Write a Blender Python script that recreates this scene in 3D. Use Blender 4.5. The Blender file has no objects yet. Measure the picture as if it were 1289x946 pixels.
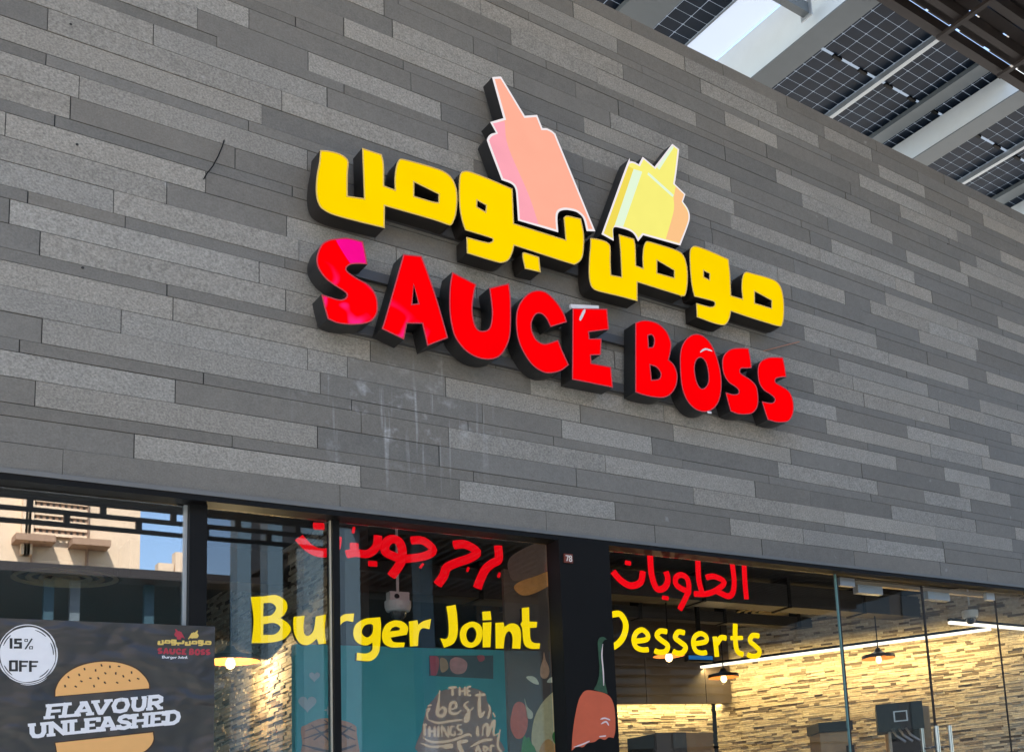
import bpy, bmesh, math, random
from mathutils import Vector, Matrix
random.seed(7)
S = bpy.context.scene
COL = S.collection

# ------------------------------------------------------------------ camera
# world: wall face is the plane Y=0, X runs right along the shop front, Z up
PW, PH = 1289.0, 946.0
PC = (1202.081, 767.084); PF = 1417.194
ROT = Matrix(((0.67430994, -0.05658545, -0.73627726),
              (-0.73116726, -0.19083147, -0.65496396),
              (-0.10344344, 0.97999053, -0.17005299)))
CAM = Vector((0.0, -6.0, 1.6))
cd = bpy.data.cameras.new('camera')
cam = bpy.data.objects.new('camera', cd); COL.objects.link(cam)
cam.matrix_world = Matrix.Translation(CAM) @ ROT.to_4x4()
cd.sensor_fit = 'HORIZONTAL'; cd.sensor_width = 36.0
cd.lens = PF / PW * 36.0
cd.shift_x = -(PC[0] - PW / 2) / PW
cd.shift_y = (PC[1] - PH / 2) / PW
cd.clip_start = 0.05; cd.clip_end = 2000
S.camera = cam

# ------------------------------------------------------------------ sky, sun, exposure
SUN_EL, SUN_AZ = math.radians(50), math.radians(25)     # from behind the wall, a little from the left
w = bpy.data.worlds.new('World'); S.world = w; w.use_nodes = True
wn = w.node_tree.nodes; wl = w.node_tree.links
sky = wn.new('ShaderNodeTexSky'); sky.sky_type = 'NISHITA'; sky.sun_disc = False
sky.sun_elevation = SUN_EL; sky.sun_rotation = -SUN_AZ
bg = wn['Background']; bg.inputs['Strength'].default_value = 0.15
wl.new(sky.outputs[0], bg.inputs['Color'])
sd = bpy.data.lights.new('sun', 'SUN'); sd.energy = 4.5; sd.angle = math.radians(0.5); sd.color = (1, .95, .87)
sun = bpy.data.objects.new('sun', sd); COL.objects.link(sun)
sdir = Vector((-math.sin(SUN_AZ) * math.cos(SUN_EL), math.cos(SUN_AZ) * math.cos(SUN_EL), math.sin(SUN_EL)))
sun.rotation_euler = sdir.to_track_quat('Z', 'Y').to_euler(); sun.location = (-10, 30, 40)
S.view_settings.view_transform = 'Standard'; S.view_settings.look = 'None'
S.view_settings.exposure = 1.62; S.view_settings.gamma = 1
GAIN = 2 ** S.view_settings.exposure

# ------------------------------------------------------------------ pixel helpers
def ray(x, y):
    return ROT @ Vector((x - PC[0], -(y - PC[1]), -PF))
def at(x, y, Y=0.0):
    r = ray(x, y); return CAM + r * ((Y - CAM.y) / r.y)
def at_z(x, y, z):
    r = ray(x, y); return CAM + r * ((z - CAM.z) / r.z)
def mir(x, y, Y):
    p = at(x, y, -Y); return Vector((p.x, Y, p.z))       # a point across the street seen in the glass
def zm(pts, ox, oy, s):
    return [(ox + p[0] / s, oy + p[1] / s) + tuple(p[2:]) for p in pts]

# ------------------------------------------------------------------ materials
def lin(c):
    return tuple(((v / 255) / 12.92 if v / 255 <= .04045 else ((v / 255 + .055) / 1.055) ** 2.4) for v in c)
def mat(name, col, rough=.6, metal=0, bump=0, bscale=60, var=0, vscale=8, spec=.5, coat=0):
    m = bpy.data.materials.new(name); m.use_nodes = True
    n = m.node_tree.nodes; l = m.node_tree.links; b = n['Principled BSDF']
    b.inputs['Base Color'].default_value = (*col, 1); b.inputs['Roughness'].default_value = rough
    b.inputs['Metallic'].default_value = metal; b.inputs['Specular IOR Level'].default_value = spec
    b.inputs['Coat Weight'].default_value = coat
    g = n.new('ShaderNodeNewGeometry')
    if var:
        t = n.new('ShaderNodeTexNoise'); t.inputs['Scale'].default_value = vscale; t.inputs['Detail'].default_value = 5
        l.new(g.outputs['Position'], t.inputs['Vector'])
        mx = n.new('ShaderNodeMixRGB'); mx.inputs[1].default_value = (*[c * (1 - var) for c in col], 1)
        mx.inputs[2].default_value = (*[min(1, c * (1 + var)) for c in col], 1)
        l.new(t.outputs['Fac'], mx.inputs[0]); l.new(mx.outputs[0], b.inputs['Base Color'])
    if bump:
        t2 = n.new('ShaderNodeTexNoise'); t2.inputs['Scale'].default_value = bscale; t2.inputs['Detail'].default_value = 4
        l.new(g.outputs['Position'], t2.inputs['Vector'])
        bp = n.new('ShaderNodeBump'); bp.inputs['Strength'].default_value = bump; bp.inputs['Distance'].default_value = .01
        l.new(t2.outputs['Fac'], bp.inputs['Height']); l.new(bp.outputs[0], b.inputs['Normal'])
    return m
def emit(name, col, k, rough=.25, var=0, vscale=6):
    """a lit acrylic face: it gives off light and has a glossy skin; k = displayed level"""
    m = mat(name, [c * .06 for c in col], rough, spec=.0)
    n = m.node_tree.nodes; l = m.node_tree.links; b = n['Principled BSDF']
    b.inputs['Emission Color'].default_value = (*col, 1); b.inputs['Emission Strength'].default_value = k / GAIN
    if var:
        g = n.new('ShaderNodeNewGeometry'); t = n.new('ShaderNodeTexNoise'); t.inputs['Scale'].default_value = vscale
        l.new(g.outputs['Position'], t.inputs['Vector'])
        mr = n.new('ShaderNodeMapRange'); mr.inputs[3].default_value = k / GAIN * (1 - var); mr.inputs[4].default_value = k / GAIN * (1 + var)
        l.new(t.outputs['Fac'], mr.inputs[0]); l.new(mr.outputs[0], b.inputs['Emission Strength'])
    return m

def granite(name, dark, base, sp_scale, sp_amt, rough):
    m = bpy.data.materials.new(name); m.use_nodes = True
    n = m.node_tree.nodes; l = m.node_tree.links; b = n['Principled BSDF']
    def N(t): return n.new('ShaderNode' + t)
    def math_(op, a, bb=None, c=None):
        q = N('Math'); q.operation = op
        for i, v in enumerate((a, bb, c)):
            if v is None: continue
            if isinstance(v, (int, float)): q.inputs[i].default_value = v
            else: l.new(v, q.inputs[i])
        return q.outputs[0]
    g = N('NewGeometry'); oi = N('ObjectInfo')
    # every slab is its own piece of stone: shift the grain by the slab's random number
    off = N('VectorMath'); off.operation = 'SCALE'; off.inputs[0].default_value = (13.1, 7.7, 21.3); l.new(oi.outputs['Random'], off.inputs['Scale'])
    ad = N('VectorMath'); ad.operation = 'ADD'; l.new(g.outputs['Position'], ad.inputs[0]); l.new(off.outputs[0], ad.inputs[1])
    v = ad.outputs[0]
    def noise(sc, det=2, ro=.6, vec=None):
        t = N('TexNoise'); t.inputs['Scale'].default_value = sc; t.inputs['Detail'].default_value = det; t.inputs['Roughness'].default_value = ro
        l.new(vec or v, t.inputs['Vector']); return t.outputs['Fac']
    fine = noise(sp_scale, 3, .65); mid = noise(28, 3); big = noise(3.2, 3)
    spk = math_('MULTIPLY_ADD', math_('SUBTRACT', fine, .5), sp_amt, 1.0)
    spk = math_('MULTIPLY', spk, math_('MULTIPLY_ADD', math_('SUBTRACT', mid, .5), .35, 1.0))
    spk = math_('MULTIPLY', spk, math_('MULTIPLY_ADD', math_('SUBTRACT', big, .5), .30, 1.0))
    rnd = math_('MULTIPLY_ADD', oi.outputs['Random'], .18, .91)
    val = math_('MULTIPLY', spk, rnd)
    hue = N('MixRGB'); hue.inputs[1].default_value = (*[c * f for c, f in zip(base, (1.02, 1, .97))], 1); hue.inputs[2].default_value = (*[c * f for c, f in zip(base, (.99, 1, 1.01))], 1)
    wn2 = N('TexWhiteNoise'); wn2.noise_dimensions = '1D'; l.new(oi.outputs['Random'], wn2.inputs['W']); l.new(wn2.outputs['Value'], hue.inputs[0])
    mul = N('VectorMath'); mul.operation = 'SCALE'; l.new(hue.outputs[0], mul.inputs[0]); l.new(val, mul.inputs['Scale'])
    # lime run-off and glue scars below the first two letters
    sep = N('SeparateXYZ'); l.new(g.outputs['Position'], sep.inputs[0])
    cx = math_('DIVIDE', math_('SUBTRACT', sep.outputs[0], STAIN[0]), STAIN[2]); cz = math_('DIVIDE', math_('SUBTRACT', sep.outputs[2], STAIN[1]), STAIN[3])
    rr = math_('SQRT', math_('ADD', math_('MULTIPLY', cx, cx), math_('MULTIPLY', cz, cz)))
    region = N('MapRange'); region.inputs[1].default_value = 1.0; region.inputs[2].default_value = .25; l.new(rr, region.inputs[0])
    sc = N('VectorMath'); sc.operation = 'MULTIPLY'; sc.inputs[1].default_value = (1, 1, .035); l.new(g.outputs['Position'], sc.inputs[0])
    run = N('MapRange'); run.inputs[1].default_value = .60; run.inputs[2].default_value = .74; l.new(noise(34, 2, .5, sc.outputs[0]), run.inputs[0])
    smear = N('MapRange'); smear.inputs[1].default_value = .56; smear.inputs[2].default_value = .74; l.new(noise(7, 4, .65, g.outputs['Position']), smear.inputs[0])
    brk = noise(55, 2, .5, g.outputs['Position'])
    st = math_('MULTIPLY', region.outputs[0], math_('MULTIPLY', math_('ADD', math_('MULTIPLY', run.outputs[0], .55), math_('MULTIPLY', smear.outputs[0], .6)), brk))
    # small specks of mortar over all of it
    spots = N('MapRange'); spots.inputs[1].default_value = .735; spots.inputs[2].default_value = .80; l.new(noise(11, 2, .4, g.outputs['Position']), spots.inputs[0])
    st = math_('MAXIMUM', math_('MULTIPLY', st, 2.6), math_('MULTIPLY', spots.outputs[0], .35))
    fin = N('MixRGB'); fin.inputs[2].default_value = (.42, .42, .41, 1); l.new(mul.outputs[0], fin.inputs[1]); l.new(st, fin.inputs[0])
    l.new(fin.outputs[0], b.inputs['Base Color'])
    b.inputs['Roughness'].default_value = rough; b.inputs['Specular IOR Level'].default_value = .35
    bp = N('Bump'); bp.inputs['Strength'].default_value = .35 if not dark else .12; bp.inputs['Distance'].default_value = .004
    l.new(fine, bp.inputs['Height']); l.new(bp.outputs[0], b.inputs['Normal'])
    return m

def glass_mat(name, ior, tint):
    m = bpy.data.materials.new(name); m.use_nodes = True
    n = m.node_tree.nodes; l = m.node_tree.links; n.remove(n['Principled BSDF'])
    tr = n.new('ShaderNodeBsdfTransparent'); tr.inputs[0].default_value = (*tint, 1)
    gl = n.new('ShaderNodeBsdfGlossy'); gl.inputs['Roughness'].default_value = 0.0; gl.inputs['Color'].default_value = (.95, .97, 1, 1)
    fr = n.new('ShaderNodeFresnel'); g = n.new('ShaderNodeNewGeometry')
    mi = n.new('ShaderNodeMapRange'); mi.inputs[3].default_value = ior; mi.inputs[4].default_value = 1 / ior   # thin sheet: same on both faces
    l.new(g.outputs['Backfacing'], mi.inputs[0]); l.new(mi.outputs[0], fr.inputs['IOR'])
    t = n.new('ShaderNodeTexNoise'); t.inputs['Scale'].default_value = 1.3; t.inputs['Detail'].default_value = 1
    l.new(g.outputs['Position'], t.inputs['Vector'])
    bp = n.new('ShaderNodeBump'); bp.inputs['Strength'].default_value = .03; bp.inputs['Distance'].default_value = .02
    l.new(t.outputs['Fac'], bp.inputs['Height']); l.new(bp.outputs[0], gl.inputs['Normal'])
    mx = n.new('ShaderNodeMixShader'); l.new(fr.outputs[0], mx.inputs[0]); l.new(tr.outputs[0], mx.inputs[1]); l.new(gl.outputs[0], mx.inputs[2])
    l.new(mx.outputs[0], n['Material Output'].inputs['Surface'])
    return m

_p = at(505, 520); STAIN = (_p.x, _p.z, .72, .50)
M = {}
M['tile_light'] = granite('flamed light granite', False, (.268, .252, .225), 105, 1.7, .75)
M['tile_dark'] = granite('honed dark granite', True, (.166, .155, .137), 120, .75, .6)
M['core'] = mat('mortar joint', (.03, .03, .03), .9)
M['trim'] = mat('grey aluminium trim', (.16, .16, .155), .45, .3, var=.15)
M['black'] = mat('black powder coat', (.006, .006, .0062), .5, var=.3, spec=.15)
M['blackpanel'] = mat('black composite panel', (.0085, .0082, .008), .55, bump=.03, bscale=14, var=.25, vscale=3, spec=.1)
M['alu'] = mat('anodised aluminium', (.42, .46, .49), .4, .5)
M['steel'] = mat('brushed stainless steel', (.55, .54, .52), .28, 1.0)
M['return'] = mat('dark bronze sheet metal', (.018, .014, .012), .5, .2, var=.3)
M['return_red'] = mat('charcoal sheet metal', (.018, .018, .019), .45, .2, var=.3)
M['rail'] = mat('grey mounting rail', (.09, .09, .092), .5, .4)
M['yellow'] = emit('lit yellow acrylic', (1, .672, .0), .98, var=.10, vscale=3)
M['red'] = emit('lit red acrylic', (1, .0, .002), .97, var=.10, vscale=3)
M['magenta'] = emit('faded magenta film', (.95, .004, .27), .95, var=.1, vscale=20)
M['white_lit'] = emit('lit white edge', (.95, .88, .9), .9)
M['pink'] = emit('lit salmon acrylic', lin((253, 176, 150)), .98, var=.05)
M['pink2'] = emit('lit pink acrylic', lin((250, 166, 180)), .98, var=.08)
M['lemon'] = emit('lit lemon acrylic', lin((246, 237, 122)), .98, var=.05)
M['lemon2'] = emit('lit yellow side acrylic', lin((245, 222, 90)), .93)
M['mint'] = emit('lit pale highlight acrylic', lin((228, 246, 216)), .97)
M['peach'] = emit('lit peach acrylic', lin((251, 196, 138)), .97)
M['win_yellow'] = emit('lit yellow window letter', lin((255, 218, 4)), 1.25)
M['win_red'] = emit('lit red window letter', lin((255, 8, 24)), 1.0)
M['glass'] = glass_mat('shop window glass', 1.5, (.95, .96, .96))
M['glass_film'] = glass_mat('film coated shop window glass', 1.75, (.88, .91, .93))
M['glass_tint'] = glass_mat('mirror coated shop window glass', 2.9, (.80, .86, .90))
M['white_steel'] = mat('white painted steel', (.62, .69, .72), .4, var=.05)
M['grey_steel'] = mat('grey painted steel', (.12, .145, .16), .45, var=.1)
M['cell'] = mat('solar cell', (.008, .016, .031), .4, var=.5, vscale=5, spec=.15)
M['bronze'] = mat('dark brown steel', (.022, .016, .014), .55, var=.3)

def build(name, verts, faces, m, parent=None, smooth=False):
    """one mesh object from world coordinates, its origin at the middle of its foot"""
    xs, ys, zs = zip(*[(v[0], v[1], v[2]) for v in verts])
    o0 = Vector(((min(xs) + max(xs)) / 2, (min(ys) + max(ys)) / 2, min(zs)))
    me = bpy.data.meshes.new(name); me.from_pydata([tuple(Vector(v) - o0) for v in verts], [], faces); me.update()
    if m: me.materials.append(m)
    if smooth:
        for p in me.polygons: p.use_smooth = True
    o = bpy.data.objects.new(name, me); COL.objects.link(o)
    if parent:
        o.parent = parent; o.location = o0 - world(parent)
    else: o.location = o0
    return o
def world(o):
    v = Vector(o.location)
    while o.parent: o = o.parent; v += o.location
    return v
def thing(name, loc, label, cat, group=None):
    o = bpy.data.objects.new(name, None); COL.objects.link(o); o.location = loc; o.empty_display_size = .1
    return tag(o, label, cat, group)
def tag(o, label, cat, group=None):
    o['label'] = label; o['category'] = cat
    if group: o['group'] = group
    return o
def struct(o): o['kind'] = 'structure'; return o
def stuff(o): o['kind'] = 'stuff'; return o

BF = [(0, 3, 2, 1), (4, 5, 6, 7), (0, 1, 5, 4), (1, 2, 6, 5), (2, 3, 7, 6), (3, 0, 4, 7)]
class MB:
    def __init__(s): s.v = []; s.f = []
    def add(s, v, f):
        k = len(s.v); s.v += [tuple(q) for q in v]; s.f += [tuple(i + k for i in t) for t in f]; return s
    def box(s, x0, x1, y0, y1, z0, z1):
        return s.add([(x0, y0, z0), (x1, y0, z0), (x1, y1, z0), (x0, y1, z0), (x0, y0, z1), (x1, y0, z1), (x1, y1, z1), (x0, y1, z1)], BF)
    def obox(s, c, u, v, n, a, b, d):
        """oriented box: centre c, unit axes u v n, half sizes a b d"""
        c, u, v, n = map(Vector, (c, u, v, n))
        return s.add([c + u * (i * a) + v * (j * b) + n * (k * d) for k in (-1, 1) for i, j in ((-1, -1), (1, -1), (1, 1), (-1, 1))], BF)
    def tube(s, pts, r, seg=8, flat=1.0, cap=True):
        pts = [Vector(p) for p in pts]; k = len(s.v); nP = len(pts)
        rs = r if isinstance(r, (list, tuple)) else [r] * nP
        for i, p in enumerate(pts):
            t = (pts[min(i + 1, nP - 1)] - pts[max(i - 1, 0)])
            t = t.normalized() if t.length > 1e-9 else Vector((0, 0, 1))
            ref = Vector((0, 1, 0)) if abs(t.y) < .9 else Vector((1, 0, 0))
            a = t.cross(ref).normalized(); b = a.cross(t).normalized()
            for j in range(seg):
                q = 2 * math.pi * j / seg
                s.v.append(tuple(p + a * (math.cos(q) * rs[i]) + b * (math.sin(q) * rs[i] * flat)))
        for i in range(nP - 1):
            for j in range(seg):
                s.f.append((k + i * seg + j, k + i * seg + (j + 1) % seg, k + (i + 1) * seg + (j + 1) % seg, k + (i + 1) * seg + j))
        if cap:
            s.f.append(tuple(k + j for j in reversed(range(seg)))); s.f.append(tuple(k + (nP - 1) * seg + j for j in range(seg)))
        return s
    def lathe(s, c, prof, seg=24):
        c = Vector(c); k = len(s.v)
        for r, z in prof:
            for j in range(seg):
                q = 2 * math.pi * j / seg; s.v.append((c.x + r * math.cos(q), c.y + r * math.sin(q), c.z + z))
        for i in range(len(prof) - 1):
            for j in range(seg):
                s.f.append((k + i * seg + j, k + i * seg + (j + 1) % seg, k + (i + 1) * seg + (j + 1) % seg, k + (i + 1) * seg + j))
        return s
    def build(s, name, m, parent=None, smooth=False): return build(name, s.v, s.f, m, parent, smooth)
def box(name, x0, x1, y0, y1, z0, z1, m, parent=None): return MB().box(x0, x1, y0, y1, z0, z1).build(name, m, parent)

# ------------------------------------------------------------------ outlines
def smooth_loop(pts, n=5):
    """closed Catmull-Rom loop; a third value marks a sharp corner"""
    out = []; L = len(pts)
    for i in range(L):
        p0, p1, p2, p3 = pts[i - 1], pts[i], pts[(i + 1) % L], pts[(i + 2) % L]
        c1, c2 = len(p1) > 2, len(p2) > 2
        if c1 and c2: out.append(p1[:2]); continue
        d = (p2[0] - p1[0], p2[1] - p1[1])
        m1 = d if c1 else ((p2[0] - p0[0]) / 2, (p2[1] - p0[1]) / 2)
        m2 = d if c2 else ((p3[0] - p1[0]) / 2, (p3[1] - p1[1]) / 2)
        for k in range(n):
            t = k / n; a = 2 * t**3 - 3 * t * t + 1; b = t**3 - 2 * t * t + t; e = -2 * t**3 + 3 * t * t; g = t**3 - t * t
            out.append((a * p1[0] + b * m1[0] + e * p2[0] + g * m2[0], a * p1[1] + b * m1[1] + e * p2[1] + g * m2[1]))
    return out
def to_plane(pts, Y):
    r = []
    for p in pts:
        q = at(p[0], p[1], Y); r.append((q.x, q.z))
    return r
def area(p): return sum(p[i - 1][0] * p[i][1] - p[i][0] * p[i - 1][1] for i in range(len(p))) / 2
def inset(p, d):
    """move a closed outline inwards by d"""
    s = 1 if area(p) > 0 else -1; out = []; L = len(p)
    for i in range(L):
        a, b, c = Vector(p[i - 1]), Vector(p[i]), Vector(p[(i + 1) % L])
        e1, e2 = (b - a), (c - b)
        if e1.length < 1e-7 or e2.length < 1e-7: out.append(tuple(b)); continue
        e1.normalize(); e2.normalize()
        n1, n2 = Vector((-e1.y, e1.x)) * s, Vector((-e2.y, e2.x)) * s
        n = n1 + n2
        n = n / max(.35, n.length_squared / 2) if n.length > 1e-6 else n1
        out.append(tuple(b + n * d))
    def dist(q):
        m_ = 1e9
        for i in range(L):
            a, e = Vector(p[i - 1]), Vector(p[i]) - Vector(p[i - 1]); k = e.length_squared
            t = max(0, min(1, (Vector(q) - a).dot(e) / k)) if k > 1e-12 else 0
            m_ = min(m_, (a + e * t - Vector(q)).length)
        return m_
    keep = [q for q in out if dist(q) > abs(d) * .9]
    return keep if len(keep) > 2 else out
def fill(loops):
    """triangles of a flat outline with holes: returns 2D verts, faces"""
    cu = bpy.data.curves.new('tmp', 'CURVE'); cu.dimensions = '2D'; cu.fill_mode = 'BOTH'
    for lp in loops:
        sp = cu.splines.new('POLY'); sp.points.add(len(lp) - 1); sp.use_cyclic_u = True
        for q, p in zip(sp.points, lp): q.co = (p[0], p[1], 0, 1)
    ob = bpy.data.objects.new('tmp', cu); COL.objects.link(ob)
    me = bpy.data.meshes.new_from_object(ob)
    v = [(q.co.x, q.co.y) for q in me.vertices]; f = [tuple(p.vertices) for p in me.polygons]
    bpy.data.objects.remove(ob); bpy.data.curves.remove(cu); bpy.data.meshes.remove(me)
    return v, f
def front(f, v):
    """make faces look towards -Y"""
    return [tuple(t) if area([v[i] for i in t]) > 0 else tuple(reversed(t)) for t in f]
def plate(name, loops, Y, m, parent, th=0.0015):
    """thin flat piece: face at Y, rim going back by th"""
    v, f = fill(loops); f = front(f, v)
    vv = [(a, Y, b) for a, b in v]; ff = list(f)
    for lp in loops:
        k = len(vv); L = len(lp)
        vv += [(a, Y, b) for a, b in lp] + [(a, Y + th, b) for a, b in lp]
        ff += [(k + i, k + (i + 1) % L, k + L + (i + 1) % L, k + L + i) for i in range(L)]
    return build(name, vv, ff, m, parent)

TRIM = {'lit yellow acrylic': mat('yellow trim', (.75, .50, .10), .35), 'lit red acrylic': mat('red trim', (.52, .035, .04), .3), 'lit white edge': M['white_lit'], 'lit yellow window letter': M['win_yellow']}
SIGN_Y0, SIGN_Y1, LIP = -.035, -.165, .004
def channel_letter(loops, face_m, side_m, parent, label=None, y0=SIGN_Y0, y1=SIGN_Y1, name='letter'):
    """sheet-metal letter box with a lit face set a little behind its edge"""
    vv, ff = [], []
    inn = [inset(loops[0], .006)] + [inset(h, -.006) for h in loops[1:]]
    for lp in loops:
        k = len(vv); L = len(lp)
        vv += [(a, y0, b) for a, b in lp] + [(a, y1 + .003, b) for a, b in lp]
        ff += [(k + i, k + (i + 1) % L, k + L + (i + 1) % L, k + L + i) for i in range(L)]
    bv, bf = fill(loops); k = len(vv); vv += [(a, y0, b) for a, b in bv]; ff += [tuple(i + k for i in t) for t in bf]
    o = build(name, vv, ff, side_m, parent)
    if label: o['label'] = label
    # trim cap: a thin ring round the face, with a short outer flange
    tv, tf = [], []
    for lp, q in zip(loops, inn):
        v, f = fill([lp, q]) if area(lp) * area(q) != 0 else ([], [])
        f = front(f, v); k = len(tv); tv += [(a, y1, b) for a, b in v]; tf += [tuple(i + k for i in t) for t in f]
        for lp2, ya, yb in ((lp, y1, y1 + .003), (q, y1, y1 + .006)):
            k = len(tv); n_ = len(lp2); tv += [(a, ya, b) for a, b in lp2] + [(a, yb, b) for a, b in lp2]
            tf += [(k + i, k + (i + 1) % n_, k + n_ + (i + 1) % n_, k + n_ + i) for i in range(n_)]
    v, f = fill(inn); f = front(f, v)
    fc = build('face', [(a, y1 + LIP, b) for a, b in v], f, face_m, o)
    build('trim_cap', tv, tf, TRIM.get(face_m.name, side_m), o)
    return o

def strip(pl, wd):
    """flat mitred ribbon along a 2D polyline: verts, quads"""
    v, f = [], []; L = len(pl)
    for i, p in enumerate(pl):
        a = Vector(pl[max(i - 1, 0)]); b = Vector(p); c = Vector(pl[min(i + 1, L - 1)])
        d1 = (b - a).normalized() if i else (c - b).normalized(); d2 = (c - b).normalized() if i < L - 1 else d1
        n = Vector((-d1.y, d1.x)) + Vector((-d2.y, d2.x))
        n = n / max(.5, n.length_squared / 2)
        h = (wd[i] if isinstance(wd, (list, tuple)) else wd) / 2
        v += [tuple(b + n * h), tuple(b - n * h)]
    for i in range(L - 1): f.append((2 * i, 2 * i + 1, 2 * i + 3, 2 * i + 2))
    return v, f
def open_smooth(pts, n=4):
    out = []; L = len(pts)
    for i in range(L - 1):
        p0, p1, p2, p3 = pts[max(i - 1, 0)], pts[i], pts[i + 1], pts[min(i + 2, L - 1)]
        for k in range(n):
            t = k / n
            out.append(tuple(.5 * (2 * p1[j] + (p2[j] - p0[j]) * t + (2 * p0[j] - 5 * p1[j] + 4 * p2[j] - p3[j]) * t * t + (3 * p1[j] - p0[j] - 3 * p2[j] + p3[j]) * t**3) for j in (0, 1)))
    out.append(tuple(pts[-1][:2])); return out
def ribbons(name, lines, Y, m, parent, step=.00015):
    """print made of strokes [(plane polyline, width)], each a hair in front of the last"""
    vv, ff = [], []
    for i, (pl, wd) in enumerate(lines):
        v, f = strip(pl, wd); f = front(f, v); k = len(vv)
        vv += [(a, Y - i * step, b) for a, b in v]; ff += [tuple(j + k for j in t) for t in f]
    return build(name, vv, ff, m, parent)

# ------------------------------------------------------------------ levels
Z0 = at(0, 588.3).z                 # underside of the stone wall
BH, SH = .1182, .0600
rows = []; z = Z0
pat = 'BBSBBSBBBSBBSBBBSBBSBBBSBBSBBBSBBSBBB'
for ch in pat:
    h = BH if ch == 'B' else SH
    rows.append((z, z + h, ch)); z += h
ZTOP = at(1000, 125.3).z
while rows and rows[-1][1] > ZTOP - .03: rows.pop()
if ZTOP - rows[-1][1] > .02: rows.append((rows[-1][1], ZTOP, 'B'))
WX0, WX1 = -1.2, 12.5
GT = Z0 - .05                        # top of the glass

# ------------------------------------------------------------------ ground and room shell
def paving():
    m = mat('street paving', (.42, .38, .33), .8, bump=.1, bscale=30, var=.12, vscale=1.5)
    n = m.node_tree.nodes; l = m.node_tree.links; b = n['Principled BSDF']
    g = n.new('ShaderNodeNewGeometry'); br = n.new('ShaderNodeTexBrick')
    br.inputs['Scale'].default_value = 1.6; br.inputs['Mortar Size'].default_value = .008
    br.inputs['Color1'].default_value = (.44, .40, .34, 1); br.inputs['Color2'].default_value = (.38, .345, .30, 1); br.inputs['Mortar'].default_value = (.2, .19, .17, 1)
    l.new(g.outputs['Position'], br.inputs['Vector']); l.new(br.outputs['Color'], b.inputs['Base Color'])
    return m
struct(box('ground', -300, 300, -300, 300, -.5, 0, paving()))
M['roomdark'] = mat('black painted ceiling', (.012, .012, .013), .7, var=.3)
M['floor'] = mat('grey floor tile', (.16, .15, .14), .4, var=.1)
RX0, RX1, RY1, RZ = -1.0, 9.6, 6.0, 3.72
struct(box('shop_floor', RX0, RX1, .08, RY1, .0, .02, M['floor']))
struct(box('shop_ceiling', RX0, RX1, .36, RY1, RZ, RZ + .1, M['roomdark']))
struct(box('shop_back_wall', RX0, RX1, RY1, RY1 + .15, .02, RZ, mat('dark plaster', (.05, .047, .045), .8, var=.2)))
struct(box('shop_side_wall', RX0 - .2, RX0, .36, RY1, .02, RZ, mat('dark plaster side', (.03, .03, .032), .8, var=.2)))
struct(box('shop_end_wall', RX1, RX1 + .2, .36, RY1, .02, RZ, mat('dark plaster end', (.05, .045, .04), .8, var=.2)))

# ------------------------------------------------------------------ the stone wall, slab by slab
wall = box('stone_wall', WX0, WX1, .004, .16, Z0 + .002, ZTOP - .006, M['core'])
tag(wall, 'long wall clad in grey granite strips above the shop windows', 'wall')
J = []
def joints(ox, oy, s, L):
    for x, y, t in L: J.append((ox + x / s, oy + y / s, t))
joints(0, 0, 3.1525, [(190, 40, 'dl'), (185, 207, 'S'), (314, 315, 'll'), (280, 400, 'ld'), (933, 605, 'dd'), (218, 453, 'S'), (22, 470, 'll'), (817, 700, 'ld'),
    (663, 745, 'ld'), (1137, 880, 'dl'), (452, 777, 'll'), (498, 862, 'S'), (38, 822, 'dl'), (160, 920, 'dl'), (608, 108, 'll'), (783, 40, 'ld'), (1222, 205, 'dl'),
    (988, 40, 'ld'), (1118, 370, 'll'), (1040, 425, 'ld'), (985, 470, 'S'), (1220, 600, 'ld'), (1160, 740, 'S')])
joints(0, 300, 2.955, [(150, 25, 'dl'), (621, 180, 'S'), (643, 250, 'll'), (964, 110, 'll'), (1060, 75, 'S'), (450, 300, 'll'), (157, 335, 'dl'), (756, 517, 'S'),
    (652, 565, 'ld'), (130, 575, 'dl'), (1145, 440, 'll'), (863, 755, 'S'), (499, 770, 'dl'), (1180, 735, 'ld'), (233, 830, 'dd')])
joints(380, 440, 3.069, [(70, 140, 'ld'), (175, 70, 'ld'), (555, 140, 'dl'), (265, 15, 'ld'), (228, 275, 'dd'), (62, 340, 'ld'), (568, 340, 'dl'), (530, 415, 'dd'),
    (228, 490, 'ld'), (608, 545, 'dl'), (1210, 620, 'ld'), (147, 570, 'dd'), (944, 665, 'dd'), (642, 290, 'S'), (973, 350, 'S'), (664, 490, 'S'), (192, 210, 'S'),
    (1003, 300, 'dl'), (1075, 245, 'ld'), (1060, 490, 'dd')])
joints(960, 180, 3.152, [(55, 150, 'dl'), (430, 300, 'ld'), (160, 255, 'dl'), (185, 340, 'dd'), (275, 430, 'll'), (385, 160, 'dl'), (465, 145, 'dl'), (550, 300, 'dl'),
    (850, 490, 'dl'), (670, 590, 'ld'), (485, 595, 'dl'), (775, 740, 'dl'), (450, 770, 'ld'), (430, 670, 'dl'), (325, 590, 'ld'), (825, 320, 'ld'), (300, 860, 'dl'), (885, 900, 'dl')])
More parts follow.
